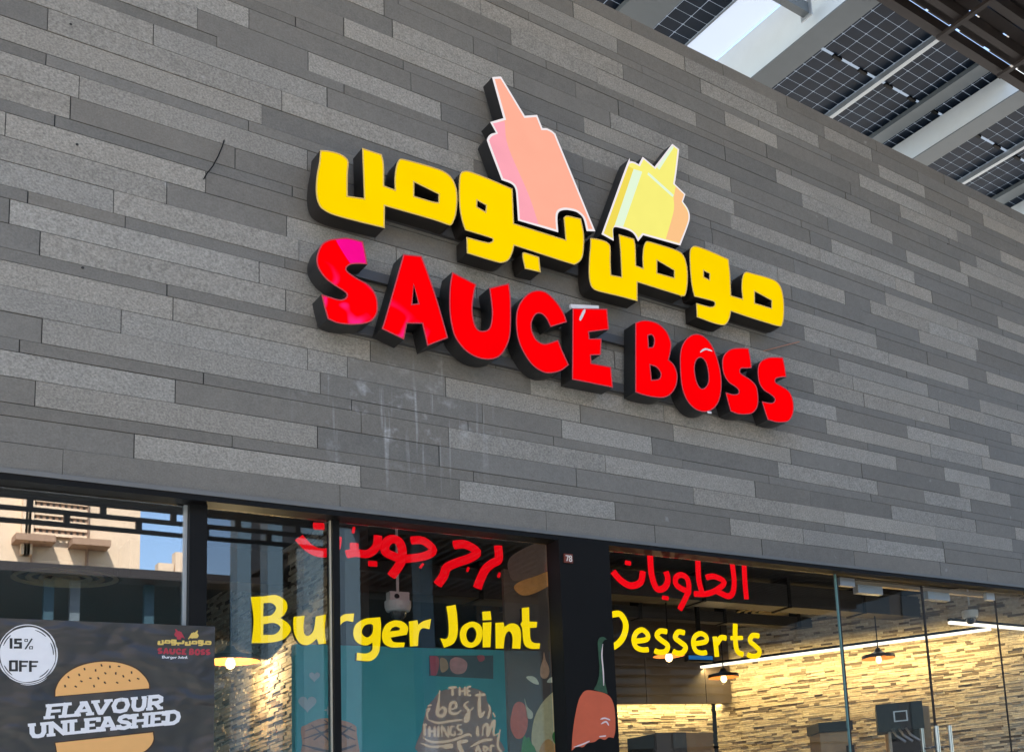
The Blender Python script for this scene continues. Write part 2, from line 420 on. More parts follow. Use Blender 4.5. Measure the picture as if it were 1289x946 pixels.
joints(900, 460, 3.154, [(845, 90, 'ld'), (390, 80, 'dl'), (590, 115, 'll'), (480, 175, 'ld'), (442, 235, 'dl'), (930, 205, 'ld'), (855, 325, 'll'), (345, 300, 'll'),
    (300, 350, 'ld'), (720, 380, 'ld'), (250, 400, 'dl'), (645, 475, 'ld'), (830, 510, 'dl'), (160, 490, 'ld'), (380, 525, 'dd'), (700, 575, 'dl'), (1035, 625, 'ld'),
    (300, 575, 'll'), (512, 610, 'll'), (350, 675, 'll'), (895, 805, 'dd'), (1170, 520, 'ld'), (970, 490, 'dl'), (1180, 700, 'ld'), (1190, 640, 'dl'), (1050, 155, 'dl')])
joints(420, 0, 3.791, [(240, 15, 'ld'), (48, 85, 'dl'), (668, 255, 'ld'), (780, 220, 'dd'), (703, 60, 'll'), (1010, 250, 'S'), (368, 350, 'dd'), (860, 400, 'ld'), (1155, 440, 'dd')])
joints(700, 0, 2.1885, [(170, 150, 'ld'), (185, 205, 'ld'), (170, 270, 'dd'), (400, 265, 'dl'), (465, 330, 'dl'), (610, 395, 'ld'), (725, 410, 'ld'), (740, 375, 'dl'),
    (870, 425, 'ld'), (150, 350, 'dl'), (480, 490, 'ld'), (610, 500, 'dl'), (865, 610, 'ld'), (480, 590, 'dl'), (700, 630, 'll')])
rj = {i: [] for i in range(len(rows))}
for x, y, t in J:
    p = at(x, y)
    for i, (a, b, ch) in enumerate(rows):
        if a <= p.z < b:
            if (ch == 'S') != (t == 'S'):       # nearest row of the right height
                c = [k for k in (i - 1, i + 1) if 0 <= k < len(rows) and (rows[k][2] == 'S') == (t == 'S')]
                if not c: break
                i = min(c, key=lambda k: abs((rows[k][0] + rows[k][1]) / 2 - p.z))
            if all(abs(p.x - q[0]) > .12 for q in rj[i]): rj[i].append((p.x, t))
            break
slabs = []
rt = random.Random(3)
for i, (a, b, ch) in enumerate(rows):
    js = sorted(rj[i]); xs = [(WX0, '??')] + [j for j in js if WX0 < j[0] < WX1] + [(WX1, '??')]
    full = [xs[0]]
    for q in xs[1:]:
        gap = q[0] - full[-1][0]
        while gap > 1.25:
            step = rt.uniform(.55, 1.05)
            if gap - step < .25: break
            full.append((full[-1][0] + step, '??')); gap = q[0] - full[-1][0]
        full.append(q)
    for k in range(len(full) - 1):
        x0, t0 = full[k]; x1, t1 = full[k + 1]
        if ch == 'S' or i in (0, len(rows) - 1): kind = 'd'
        elif len(t0) > 1 and t0 != '??' and t0 != 'S': kind = t0[1]
        elif len(t1) > 1 and t1 != '??' and t1 != 'S': kind = t1[0]
        else: kind = 'l' if rt.random() < (.62 if (x0 < 2.2 and b < 6.2) else .42) else 'd'
        slabs.append((x0, x1, a, b, kind))
def shows(s):
    """size in the picture, in square pixels"""
    def px(X, Z):
        v = ROT.transposed() @ (Vector((X, 0, Z)) - CAM); return PC[0] - PF * v.x / v.z, PC[1] + PF * v.y / v.z
    q = [px(s[0], s[2]), px(s[1], s[2]), px(s[1], s[3]), px(s[0], s[3])]
    if max(p[0] for p in q) < 0 or min(p[0] for p in q) > PW or max(p[1] for p in q) < 0 or min(p[1] for p in q) > PH: return 0
    x0, x1 = max(0, min(p[0] for p in q)), min(PW, max(p[0] for p in q))
    return (x1 - x0) * abs(q[0][1] - q[3][1])
slabs.sort(key=shows, reverse=True)
cube = {}
for k in ('l', 'd'):
    me = bpy.data.meshes.new('stone_panel'); me.from_pydata([(x, y, zz) for zz in (-.5, .5) for x, y in ((-.5, -.5), (.5, -.5), (.5, .5), (-.5, .5))], [], BF)
    me.materials.append(M['tile_light' if k == 'l' else 'tile_dark']); cube[k] = me
rest = {'l': MB(), 'd': MB()}
WB = world(wall); G = .0022
for n_, s in enumerate(slabs):
    x0, x1, a, b, k = s
    y0 = -.0 + rt.uniform(-.0025, .0025); g2 = G * rt.choice((.35, .6, 1, 1, 1.3)); dz = rt.uniform(-.0006, .0006)
    X0, X1, A, B = x0 + g2, x1 - g2, a + G * .7 + dz, b - G * rt.choice((.4, .7, 1)) + dz
    if n_ < 300 and shows(s) > 0:
        o = bpy.data.objects.new('stone_panel', cube[k]); COL.objects.link(o); o.parent = wall
        o.location = Vector(((X0 + X1) / 2, (y0 + .03) / 2, (A + B) / 2)) - WB
        o.scale = (X1 - X0, .03 - y0, B - A)
        o.rotation_euler = (rt.gauss(0, .004), 0, rt.gauss(0, .0012))
    else: rest[k].box(X0, X1, y0, .03, A, B)
for k in rest:
    if rest[k].v: stuff(rest[k].build('stone_panel', M['tile_light' if k == 'l' else 'tile_dark'], wall))
# aluminium channel closing the wall's lower edge
box('edge_trim', WX0, WX1, -.012, .03, Z0 - .022, Z0 - .001, M['trim'], wall)
box('drip_channel', WX0, WX1, -.006, .125, Z0 - .05, Z0 - .0225, M['black'], wall)
box('coping', WX0, WX1, .036, .17, ZTOP - .005, ZTOP + .004, M['trim'], wall)
# short loose cable ends and fixing holes
def wire(name, pts, r, m, label, Y=-.02):
    P = [at(*p, Y) for p in pts]; P[0].y = P[-1].y = -.003
    o = MB().tube(P, r, 6).build(name, m); tag(o, label, 'cable'); return o
wire('loose_cable', [(283.5, 174.5), (280, 184), (275, 196), (268, 209), (260, 219), (257.5, 224)], .0026, M['black'], 'thin black cable stub sticking out of the stone left of the yellow lettering')
wire('loose_cable', [(963, 440.5), (975, 438), (990, 434), (1008, 429)], .003, mat('copper wire', (.45, .2, .12), .5), 'thin copper coloured wire on the stone between the two lettering rows, far right end')
for x, y in ((89, 31), (97, 182), (104, 337), (1193, 307)):
    p = at(x, y); m_ = MB().tube([(p.x, -.0045, p.z), (p.x, .0, p.z)], .0055, 8)
    m_.build('fixing_plug', M['core'], wall)

# ------------------------------------------------------------------ the lit sign
def L(loops, ox, oy, s, Y=SIGN_Y1, n=5): return [to_plane(smooth_loop(zm(lp, ox, oy, s), n), Y) for lp in loops]
c = 1
Y1 = L([[(85, 58, c), (150, 62), (240, 85), (300, 125), (315, 165), (308, 260), (308, 428, c), (440, 448, c), (425, 40, c), (585, 92, c), (602, 180), (603, 345, c), (690, 378, c),
         (688, 280), (700, 190), (720, 140), (750, 128), (850, 152), (1000, 195), (1090, 230), (1150, 280), (1185, 350), (1198, 440), (1190, 560), (1170, 630), (1145, 666), (1110, 660), (1000, 622), (610, 510, c),
         (608, 690, c), (400, 640), (200, 585), (110, 540), (70, 490), (50, 400), (55, 270), (75, 160)],
        [(848, 318, c), (1045, 415, c), (1043, 480, c), (1000, 475), (848, 430, c)]], 390, 180, 6.445)
Y2 = L([[(95, 65), (150, 72), (300, 130), (485, 210, c), (497, 490, c), (915, 622, c), (900, 440, c), (935, 428), (1040, 452, c), (1062, 560), (1065, 660), (1050, 770), (1000, 820), (950, 815), (700, 735), (500, 670, c),
         (480, 740), (450, 790), (400, 810), (340, 800), (115, 732, c), (110, 600, c), (270, 642), (310, 640), (325, 622), (295, 605), (100, 545, c), (70, 450), (52, 330), (50, 180), (60, 90)],
        [(200, 305, c), (270, 345, c), (265, 395, c), (198, 355, c)]], 570, 205, 6.445)
Y3 = L([[(630, 520), (645, 500), (765, 537, c), (778, 662, c), (650, 632, c), (634, 560)]], 560, 240, 6.445)
Y4 = L([[(105, 158, c), (160, 162), (250, 185), (300, 220), (312, 270), (312, 400), (318, 530, c), (422, 550, c), (410, 300), (395, 118, c), (550, 165, c), (565, 250), (570, 435, c), (640, 462, c), (635, 350), (645, 250),
         (665, 200), (690, 190), (760, 208), (930, 260), (1020, 300), (1065, 360), (1088, 450), (1095, 560), (1085, 680), (1065, 742), (1030, 742), (1000, 735), (585, 605, c), (585, 798, c), (400, 748), (200, 700), (130, 665),
         (100, 600), (90, 500), (95, 350), (105, 230)], [(785, 385, c), (955, 485, c), (955, 558, c), (785, 510, c)]], 730, 280, 8.056)
Y5 = L([[(165, 85), (220, 78), (350, 125), (530, 205, c), (545, 350), (555, 565, c), (668, 598, c), (658, 480), (668, 380), (700, 332), (780, 348), (930, 390), (1010, 430), (1055, 500), (1078, 620), (1080, 760), (1065, 850),
         (1035, 872), (900, 835), (740, 785), (555, 722, c), (540, 790), (510, 845), (470, 860), (380, 840), (215, 780, c), (208, 640, c), (340, 675), (385, 668), (392, 640), (365, 620), (190, 575, c), (165, 470), (150, 330), (143, 150)],
        [(285, 320, c), (340, 350, c), (338, 408, c), (285, 380, c)], [(790, 525, c), (955, 615, c), (955, 690, c), (790, 640, c)]], 850, 300, 7.881)
YEL = [Y1, Y2, Y3, Y4, Y5]
R1 = L([[(215, 66), (300, 62), (420, 90, c), (440, 180), (455, 272, c), (380, 268), (320, 275), (290, 300), (300, 330), (370, 380), (460, 430), (510, 490), (535, 560), (535, 650), (500, 710), (440, 740), (330, 750), (220, 738),
         (140, 705, c), (110, 600), (90, 510, c), (160, 530), (230, 550), (275, 540), (290, 510), (260, 480), (180, 430), (110, 370), (60, 290), (52, 210), (85, 120), (140, 80)]], 390, 290, 6.306)
R2 = L([[(740, 190, c), (885, 205, c), (940, 350), (1010, 560), (1095, 854, c), (930, 918, c), (890, 742, c), (770, 740, c), (745, 868, c), (568, 782, c), (600, 680)], [(822, 430, c), (858, 580, c), (812, 585, c)]], 390, 290, 6.306)
R3 = L([[(195, 85, c), (400, 190, c), (380, 280), (368, 400), (380, 500), (410, 570), (460, 585), (510, 560), (530, 480), (530, 380), (510, 220, c), (678, 180, c), (692, 300), (695, 450), (690, 600), (670, 690), (620, 780), (560, 820),
         (480, 828), (390, 805), (300, 745), (220, 640), (185, 520), (170, 380), (175, 200)]], 540, 330, 6.757)
R4 = L([[(525, 350, c), (395, 390, c), (360, 320), (320, 285), (280, 290), (250, 340), (245, 400), (270, 470), (310, 510), (360, 520), (455, 490, c), (490, 580), (540, 690, c), (480, 735), (400, 755), (330, 745), (250, 690), (180, 590),
         (135, 480), (120, 350), (130, 250), (170, 170), (230, 115), (300, 98), (370, 120), (450, 200), (500, 280)]], 630, 350, 6.306)
R5 = L([[(570, 240, c), (845, 245, c), (858, 410, c), (700, 430, c), (705, 480, c), (800, 480, c), (795, 610, c), (715, 615, c), (720, 675, c), (875, 705, c), (890, 870, c), (565, 805, c)]], 630, 350, 6.306)
R6 = L([[(130, 110, c), (180, 92), (250, 92), (330, 120), (400, 190), (435, 280), (430, 360), (415, 425, c), (460, 470), (488, 550), (480, 640), (440, 710), (380, 745), (300, 745), (200, 725), (130, 700, c)],
        [(240, 220, c), (270, 215), (290, 250), (280, 310), (245, 318, c)], [(258, 470, c), (310, 490), (345, 540), (330, 585), (270, 595, c)]], 780, 390, 6.757)
R7 = L([[(510, 480), (515, 350), (545, 270), (600, 218), (660, 205), (720, 230), (780, 300), (830, 420), (860, 560), (862, 680), (840, 780), (790, 845), (720, 868), (640, 845), (570, 770), (525, 650)],
        [(635, 500), (650, 430), (690, 408), (730, 450), (750, 540), (748, 620), (715, 665), (680, 660), (650, 600)]], 780, 390, 6.757)
R8 = L([[(410, 145, c), (430, 250), (440, 340, c), (390, 345), (340, 345), (325, 370), (340, 400), (420, 450), (480, 510), (500, 580), (505, 680), (485, 750), (430, 795), (320, 800), (230, 770, c), (205, 680), (180, 580, c), (250, 600),
         (300, 595), (310, 565), (280, 530), (220, 490), (175, 430), (150, 350), (150, 250), (180, 190), (240, 150), (330, 140)]], 890, 420, 7.883)
R9 = L([[(750, 235, c), (770, 330), (785, 430, c), (720, 435), (680, 450), (680, 485), (740, 520), (810, 570), (845, 640), (858, 730), (845, 810), (800, 870), (700, 880), (600, 855, c), (570, 770), (540, 670, c), (620, 685), (660, 675),
         (665, 640), (620, 600), (560, 560), (515, 490), (500, 400), (505, 320), (540, 265), (610, 235), (680, 232)]], 890, 420, 7.883)
RED = [R1, R2, R3, R4, R5, R6, R7, R8, R9]
KET = L([[(95, 25, c), (145, 22, c), (280, 245, c), (350, 240, c), (380, 315, c), (410, 318), (450, 345), (475, 400), (680, 900, c), (632, 898, c), (615, 830), (590, 800), (560, 785), (510, 778), (475, 790), (465, 825), (470, 905, c), (243, 838, c),
         (235, 720), (228, 660), (205, 630), (150, 608, c), (75, 410), (68, 375), (85, 350), (118, 340, c), (85, 280, c), (160, 258, c)]], 600, 90, 4.506)
KPK = L([[(98, 288, c), (165, 276, c), (185, 420), (300, 690), (358, 862, c), (252, 833, c), (243, 715), (235, 655), (210, 622), (157, 600, c), (84, 405), (80, 380), (95, 360), (128, 346, c)]], 600, 90, 4.506)
MUS = L([[(680, 62, c), (735, 105, c), (715, 280), (700, 380, c), (785, 462, c), (765, 520, c), (805, 580), (820, 640), (805, 710), (745, 868, c), (450, 785, c), (410, 835, c), (380, 780), (340, 750), (270, 728), (225, 722), (210, 745), (215, 830, c),
         (120, 778, c), (320, 225), (345, 202), (375, 205), (415, 225, c), (445, 165, c), (540, 245, c)]], 740, 170, 6.307)
MOR = L([[(706, 404, c), (773, 465, c), (753, 525, c), (795, 590), (808, 640), (795, 705), (737, 850, c), (628, 818, c), (690, 600), (690, 490, c)]], 740, 170, 6.307)
MHI = L([[(372, 262, c), (440, 285, c), (288, 722, c), (222, 708, c)]], 740, 170, 6.307)
MCAP = L([[(490, 290, c), (690, 470, c), (680, 486, c), (480, 306, c)]], 740, 170, 6.307)
MNZ = L([[(676, 80, c), (690, 92, c), (575, 270, c), (556, 250, c)]], 740, 170, 6.307)
MSD = L([[(330, 240, c), (372, 262, c), (222, 708, c), (205, 740, c), (208, 812, c), (135, 772, c)]], 740, 170, 6.307)

def base_of(groups):
    xs = [p[0] for g in groups for lp in g for p in lp]; zs = [p[1] for g in groups for lp in g for p in lp]
    return Vector(((min(xs) + max(xs)) / 2, 0, min(zs)))
sy = thing('arabic_sign', base_of(YEL), 'lit yellow Arabic channel lettering on the stone wall, above the red letters', 'sign')
for g in YEL: channel_letter(g, M['yellow'], M['return'], sy)
for x0, x1, y in ((492, 590, 290), (640, 760, 330), (820, 890, 383)):
    a, b = at(x0, y - (0 if x0 > 500 else 12), -.02), at(x1, y, -.02)
zr = at(560, 292, -.02).z
xA, xB = base_of(YEL).x - 1.45, base_of(YEL).x + 1.5
box('mounting_rail', xA, xB, -.034, -.004, zr - .03, zr + .03, M['rail'], sy)
sr = thing('red_sign', base_of(RED), 'lit red SAUCE BOSS channel letters with dark returns, below the yellow Arabic lettering', 'sign')
lets = [channel_letter(g, M['red'], M['return_red'], sr, y0=-.036, y1=-.17) for g in RED]
lets[0]['label'] = 'letter S with faded magenta film patches'
zr1 = at(775, 427, -.03).z; zr2 = at(777, 487, -.03).z
xA, xB = base_of(RED).x - 1.45, base_of(RED).x + 1.45
for zz in (zr1, zr2): box('mounting_rail', xA, xB, -.0345, -.004, zz - .028, zz + .028, M['rail'], sr)
FY = -.17 + LIP - .0006
for g, par in (([[(208, 70), (240, 66), (300, 66), (414, 95, c), (433, 180), (448, 266, c), (380, 262), (330, 265), (300, 230), (255, 160), (225, 110)]], lets[0]),):
    plate('film_patch', L(g, 390, 290, 6.306, FY), FY, M['magenta'], par, .0005)
def strokes(name, lines, ox, oy, s, Y, m, parent, px_w, step=.00015):
    k = (at(700, 420, Y) - at(701, 420, Y)).length / s
    return ribbons(name, [(to_plane(open_smooth(zm(pl, ox, oy, s)), Y), [max(.45, min(1, 5 * t / len(open_smooth(pl)), 4 * (1 - t / len(open_smooth(pl))))) * wd * k for t in range(len(open_smooth(pl)))]) for pl, wd in lines], Y, m, parent, step)
M['scuff'] = mat('pale tape and scuffs', (.7, .66, .66), .6)
plate('tape', L([[(556, 206, c), (780, 218, c), (782, 240, c), (565, 238, c)]], 630, 350, 6.306, -.172), -.172, M['scuff'], lets[4], .02)
strokes('scuff', [([(672, 246), (655, 280), (630, 335)], 20)], 630, 350, 6.306, FY - .004, M['scuff'], lets[4], 1)
for q in ([(685, 360), (730, 332), (788, 350)], 16), ([(745, 868), (782, 872)], 20): strokes('scuff', [q], 780, 390, 6.757, FY - .004, M['scuff'], lets[6], 1)
def film(name, p0, p1):
    m = emit(name, (1, .0, .002), .98); n = m.node_tree.nodes; l = m.node_tree.links; b = n['Principled BSDF']
    g = n.new('ShaderNodeNewGeometry'); t = n.new('ShaderNodeTexNoise'); t.inputs['Scale'].default_value = 4.5; t.inputs['Detail'].default_value = .5; t.inputs['Distortion'].default_value = 1.0
    l.new(g.outputs['Position'], t.inputs['Vector'])
    s1 = n.new('ShaderNodeMath'); s1.operation = 'SUBTRACT'; s1.inputs[1].default_value = .5; l.new(t.outputs['Fac'], s1.inputs[0])
    s2 = n.new('ShaderNodeMath'); s2.operation = 'ABSOLUTE'; l.new(s1.outputs[0], s2.inputs[0])
    mr = n.new('ShaderNodeMapRange'); mr.inputs[1].default_value = .07; mr.inputs[2].default_value = .0; l.new(s2.outputs[0], mr.inputs[0])
    d = (p1 - p0); vm = n.new('ShaderNodeVectorMath'); vm.operation = 'DOT_PRODUCT'; vm.inputs[1].default_value = d / d.length_squared
    su = n.new('ShaderNodeVectorMath'); su.operation = 'SUBTRACT'; su.inputs[1].default_value = p0; l.new(g.outputs['Position'], su.inputs[0]); l.new(su.outputs[0], vm.inputs[0])
    fd = n.new('ShaderNodeMapRange'); fd.inputs[1].default_value = 0; fd.inputs[2].default_value = 1; l.new(vm.outputs['Value'], fd.inputs[0])
    mu_ = n.new('ShaderNodeMath'); mu_.operation = 'MULTIPLY'; l.new(mr.outputs[0], mu_.inputs[0]); l.new(fd.outputs[0], mu_.inputs[1])
    mc = n.new('ShaderNodeMixRGB'); mc.inputs[1].default_value = (1, 0, .002, 1); mc.inputs[2].default_value = (1, .02, .24, 1); l.new(mu_.outputs[0], mc.inputs[0]); l.new(mc.outputs[0], b.inputs['Emission Color'])
    return m
lets[0].children[0].data.materials[0] = film('creased red film', at(430, 335, -.17), at(425, 375, -.17))
lets[1].children[0].data.materials[0] = film('creased red film lower', at(510, 385, -.17), at(490, 405, -.17))
# squeeze bottles
def bottle(loops, label, layers, name):
    t = thing(name, base_of([loops]), label, 'sign')
    body = channel_letter(loops, M['white_lit'], M['return_red'], t, y0=-.03, y1=-.15, name='light_box')
    for i, (nm, lp, m_, ins) in enumerate(layers):
        Y = -.15 - .0006 * (i + 1) ; q = [inset(p, ins) if ins else p for p in lp]
        plate(nm, q, Y, M[m_], body, .0005)
    return t
bottle(KET, 'lit salmon pink sauce bottle shape with a pointed nozzle, white outline', [('bottle_print', KET, 'pink', .013), ('bottle_shade', KPK, 'pink2', 0)], 'bottle_sign')
bottle(MUS, 'lit pale yellow mustard bottle shape leaning right, white outline', [('bottle_print', MUS, 'lemon', .012), ('bottle_shade', MOR, 'peach', 0), ('bottle_side', MSD, 'lemon2', 0), ('bottle_highlight', MHI, 'mint', 0), ('cap_highlight', MCAP, 'mint', 0), ('nozzle_highlight', MNZ, 'mint', 0)], 'bottle_sign')
# ------------------------------------------------------------------ shop front glazing
def px_x(x, y, Y=0): return at(x, y, Y).x
XM1a, XM1b = px_x(243, 660), px_x(266, 660)          # black post
XM2 = px_x(430, 700)                                  # thin mullion
XPa, XPb = px_x(705, 720, -.03), px_x(768, 720, -.03) # black pillar
XD1, XD2, XD3 = px_x(1065, 730), px_x(1172, 740), px_x(1264, 750)
GY = .10
def pane_thing(name, x0, x1, label, m='glass', frame=True):
    t = thing(name, ((x0 + x1) / 2, GY, .02), label, 'window')
    box('pane', x0 + .004, x1 - .004, GY, GY + .010, .05, GT - .004, M[m], t)
    return t
w1 = pane_thing('shop_window', -1.2, XM1a, 'shop window at the left end behind the black poster, reflecting a beige building', 'glass_tint')
box('frame_post', XM1a - .014, XM1a, GY - .006, GY + .018, .0, GT, M['alu'], w1)
w2 = pane_thing('shop_window', XM1b, XM2 - .016, 'narrow shop window between the black post and the thin mullion', 'glass_film')
box('edge_strip', XM2 - .0215, XM2 - .016, GY - .004, GY + .013, .0, GT, mat('pale silicone edge', (.55, .5, .4), .4), w2)
w3 = pane_thing('shop_window', XM2 + .016, XPa - .012, 'shop window in front of the teal lettered panel', 'glass_film')
w4 = pane_thing('shop_window', XPb + .004, XD1 - .012, 'shop window right of the black pillar with the Desserts lettering inside')
w5 = pane_thing('shop_window', XD3 + .008, WX1, 'shop window right of the glass doors at the right edge')
tag(box('window_post', XM1a + .001, XM1b - .001, GY - .04, GY + .12, 0, GT, M['black']), 'wide black window post behind the poster corner', 'post')
tag(box('window_post', XM2 - .0155, XM2 + .0155, GY - .03, GY + .06, 0, GT, M['black']), 'thin black mullion crossing the Burger Joint lettering', 'post')
box('edge_strip', XD1 - .014, XD1 - .009, GY - .006, GY + .016, 0, GT, mat('green glass edge', (.18, .33, .32), .15, spec=.8), w4)
M['gasket'] = mat('dark brown gasket', (.02, .013, .012), .4)
def door(x0, x1, hx, label):
    t = thing('glass_door', ((x0 + x1) / 2, GY, 0), label, 'door')
    box('pane', x0 + .007, x1 - .007, GY, GY + .010, .02, GT - .02, M['glass'], t)
    box('edge_seal', x0 + .001, x0 + .0065, GY - .003, GY + .014, .02, GT - .02, M['gasket'], t)
    box('edge_seal', x1 - .0065, x1 - .001, GY - .003, GY + .014, .02, GT - .02, M['gasket'], t)
    box('top_fitting', x1 - .13 if hx < (x0 + x1) / 2 else x0 + .02, x1 - .02 if hx < (x0 + x1) / 2 else x0 + .17, GY - .012, GY + .022, GT - .085, GT - .021, M['steel'], t)
    zt = at(1190, 913, .05).z
    for yy in (GY - .075, GY + .085):
        h = MB().tube([(hx, yy, 1.0), (hx, yy, zt)], .017, 12); hh = h.build('handle', M['steel'], t)
        for zz in (1.15, zt - .16):
            MB().tube([(hx, yy + (.012 if yy < GY else -.012), zz), (hx, GY - .001 if yy < GY else GY + .011, zz)], .008, 8).build('standoff', M['steel'], hh)
    return t
dA = door(XD1, XD2, XD2 - .075, 'left glass door leaf with tall steel pull handles, in front of the ice cream machine')
dB = door(XD2, XD3, XD2 + .075, 'right glass door leaf with tall steel pull handles, beside the end window')
tr = thing('door_header', ((XD1 + XD3) / 2, GY, GT - .04), 'narrow pale metal rail with door closers above the glass doors', 'door closer')
box('rail', XD1 + .05, XD3 - .1, GY + .03, GY + .075, GT - .05, GT - .022, mat('brushed champagne metal', (.42, .33, .24), .35, .7), tr)
for x in (XD1 + .24, XD2 + .1): box('closer', x, x + .26, GY + .032, GY + .09, GT - .115, GT - .0505, M['alu'], tr)

# black pillar with the number plate and the pepper sticker
pil = box('black_pillar', XPa, XPb, -.03, .115, 0, Z0 - .0505, M['blackpanel'])
tag(pil, 'matt black pillar between the shop windows carrying the number plate and pepper print', 'pillar')
pl = box('number_plate', *(lambda a, b: (a.x, b.x, -.04, -.0302, b.z, a.z))(at(710.2, 696.0, -.04), at(721.5, 708.2, -.04)), mat('red brown enamel', (.16, .035, .02), .35))
tag(pl, 'small red brown number plate reading 78 on the black pillar', 'number plate')
a_, b_ = at(711.6, 698, -.041), at(720.2, 706.6, -.041)
def uv(x, y): return (a_.x + (b_.x - a_.x) * x, b_.z + (a_.z - b_.z) * y)
ww = (b_.x - a_.x) * .13
ribbons('numeral', [([uv(.05, .92), uv(.45, .92), uv(.2, .05)], ww), ([uv(.75, .5), uv(.6, .65), uv(.62, .88), uv(.78, .95), uv(.93, .88), uv(.95, .65), uv(.78, .5), uv(.6, .35), uv(.6, .12), uv(.78, .05), uv(.95, .12), uv(.97, .35), uv(.8, .5)], ww)],
        -.0406, mat('off white enamel', (.75, .68, .6), .4), pl)
PY = -.0325
pep = thing('pepper_sticker', at(745, 940, PY), 'orange red pepper print with a curled green stem on the black pillar', 'sticker')
plate('pepper_body', L([[(165, 680), (200, 682), (250, 695), (275, 720), (288, 770), (290, 850), (283, 885, c), (262, 882), (245, 893), (222, 888), (200, 902), (170, 908), (150, 925), (125, 922), (102, 940, c), (105, 880), (115, 800), (130, 730), (145, 697)]], 690, 670, 3.43, PY), PY, mat('pepper red print', (.62, .115, .05), .35, var=.12, vscale=14), pep)
plate('pepper_stem', L([[(215, 470), (225, 452), (240, 450), (254, 460, c), (240, 466), (233, 490), (240, 570), (245, 640), (257, 694, c), (230, 688), (198, 676, c), (215, 640), (222, 590), (217, 520)]], 690, 670, 3.43, PY - .0008), PY - .0008, mat('pepper green print', (.035, .085, .045), .3, var=.5, vscale=40), pep)
M['pale'] = mat('pale print', (.8, .62, .6), .4)
for q in [([(225, 805), (245, 800), (268, 808)], 6), ([(228, 825), (250, 815), (262, 832)], 6), ([(236, 480), (232, 530), (238, 600), (240, 660)], 5), ([(110, 925), (150, 912), (180, 898)], 5), ([(220, 880), (250, 876)], 5)]: strokes('highlight', [q], 690, 670, 3.43, PY - .0018, M['pale'], pep, 1)

# ------------------------------------------------------------------ black poster on the glass
QY = .045
pa, pb = at(270.5, 790, QY), at(0, 775, QY)
XQ0, XQ1, ZQ1 = pb.x - .12, pa.x, (pa.z + pb.z) / 2
def poster_mat():
    m = mat('black satin vinyl', (.030, .026, .024), .36, coat=0)
    n = m.node_tree.nodes; l = m.node_tree.links; b = n['Principled BSDF']
    g = n.new('ShaderNodeNewGeometry'); s = n.new('ShaderNodeVectorMath'); s.operation = 'MULTIPLY'; s.inputs[1].default_value = (1, 1, 1.7)
    l.new(g.outputs['Position'], s.inputs[0]); t = n.new('ShaderNodeTexNoise'); t.inputs['Scale'].default_value = 4.2; t.inputs['Detail'].default_value = 2; t.inputs['Distortion'].default_value = .3
    l.new(s.outputs[0], t.inputs['Vector']); bp = n.new('ShaderNodeBump'); bp.inputs['Strength'].default_value = .8; bp.inputs['Distance'].default_value = .05
    l.new(t.outputs['Fac'], bp.inputs['Height']); l.new(bp.outputs[0], b.inputs['Normal']); b.inputs['Specular IOR Level'].default_value = .7
    return m
pos = thing('poster', ((XQ0 + XQ1) / 2, QY, 1.35), 'black promotional poster with a burger drawing and white slogan, on the left window', 'poster')
box('sheet', XQ0, XQ1, QY, QY + .004, 1.35, ZQ1, poster_mat(), pos)
M['pwhite'] = mat('white print', (.80, .78, .79), .55, var=.05, vscale=30)
M['pbun'] = mat('bun orange print', (.84, .43, .14), .5, var=.05, vscale=30)
M['pbrown'] = mat('dark brown print', (.05, .022, .01), .5)
M['pink_print'] = mat('red print', (.42, .03, .05), .5)
M['pyel'] = mat('yellow print', (.72, .5, .12), .5)
M['pblack'] = mat('black print', (.02, .019, .02), .5)
PQ = QY - .0008
# 15% OFF disc
ring = [[(320 + 322 * math.cos(t) + 4 * math.sin(5 * t), 490 + 318 * math.sin(t) + 4 * math.cos(7 * t)) for t in [2 * math.pi * i / 60 for i in range(60)]]]
plate('disc', L(ring, 0, 770, 9.207, PQ, 1), PQ, M['pwhite'], pos, .0004)
for rr, ph, sp, wd in ((338, .3, 2.6, 7), (345, 2.2, 2.0, 5), (350, 3.9, 2.2, 6), (342, 5.6, 1.6, 8), (356, .9, .9, 5)):
    pl_ = [(320 + rr * math.cos(ph + sp * i / 24), 490 + rr * .985 * math.sin(ph + sp * i / 24)) for i in range(25)]
    strokes('scribble', [(pl_[::4], wd)], 0, 770, 9.207, PQ - .0002, M['pwhite'], pos, 1)
for s0 in (3.5, 5.0, .6, 5.8, 2.2): strokes('scribble', [([(320 + 300 * math.cos(a), 490 + 296 * math.sin(a)) for a in (s0, s0 + .25, s0 + .5)], 6)], 0, 770, 9.207, PQ - .0004, M['pblack'], pos, 1)
def bars(name, lines, ox, oy, s, Y, m, parent):
    k = (at(100, 850, Y) - at(101, 850, Y)).length / s
    return ribbons(name, [(to_plane(zm(pl, ox, oy, s), Y), wd * k) for pl, wd in lines], Y, m, parent)
for chs in ([([(128, 300), (128, 422)], 30)], [([(252, 316), (180, 316), (180, 358), (238, 358), (238, 408), (160, 408)], 30)],
    [([(372, 305), (292, 428)], 18), ([(288, 312), (318, 312), (318, 338), (288, 338), (288, 312)], 10), ([(342, 396), (376, 396), (376, 424), (342, 424), (342, 396)], 10)],
    [([(120, 568), (192, 568), (192, 672), (120, 672), (120, 558)], 30)], [([(236, 558), (236, 688)], 30), ([(240, 572), (326, 572)], 26), ([(240, 622), (310, 622)], 26)],
    [([(352, 560), (352, 690)], 30), ([(356, 574), (442, 574)], 26), ([(356, 624), (426, 624)], 26)]):
    bars('discount_character', chs, 0, 770, 9.207, PQ - .0008, M['pblack'], pos)
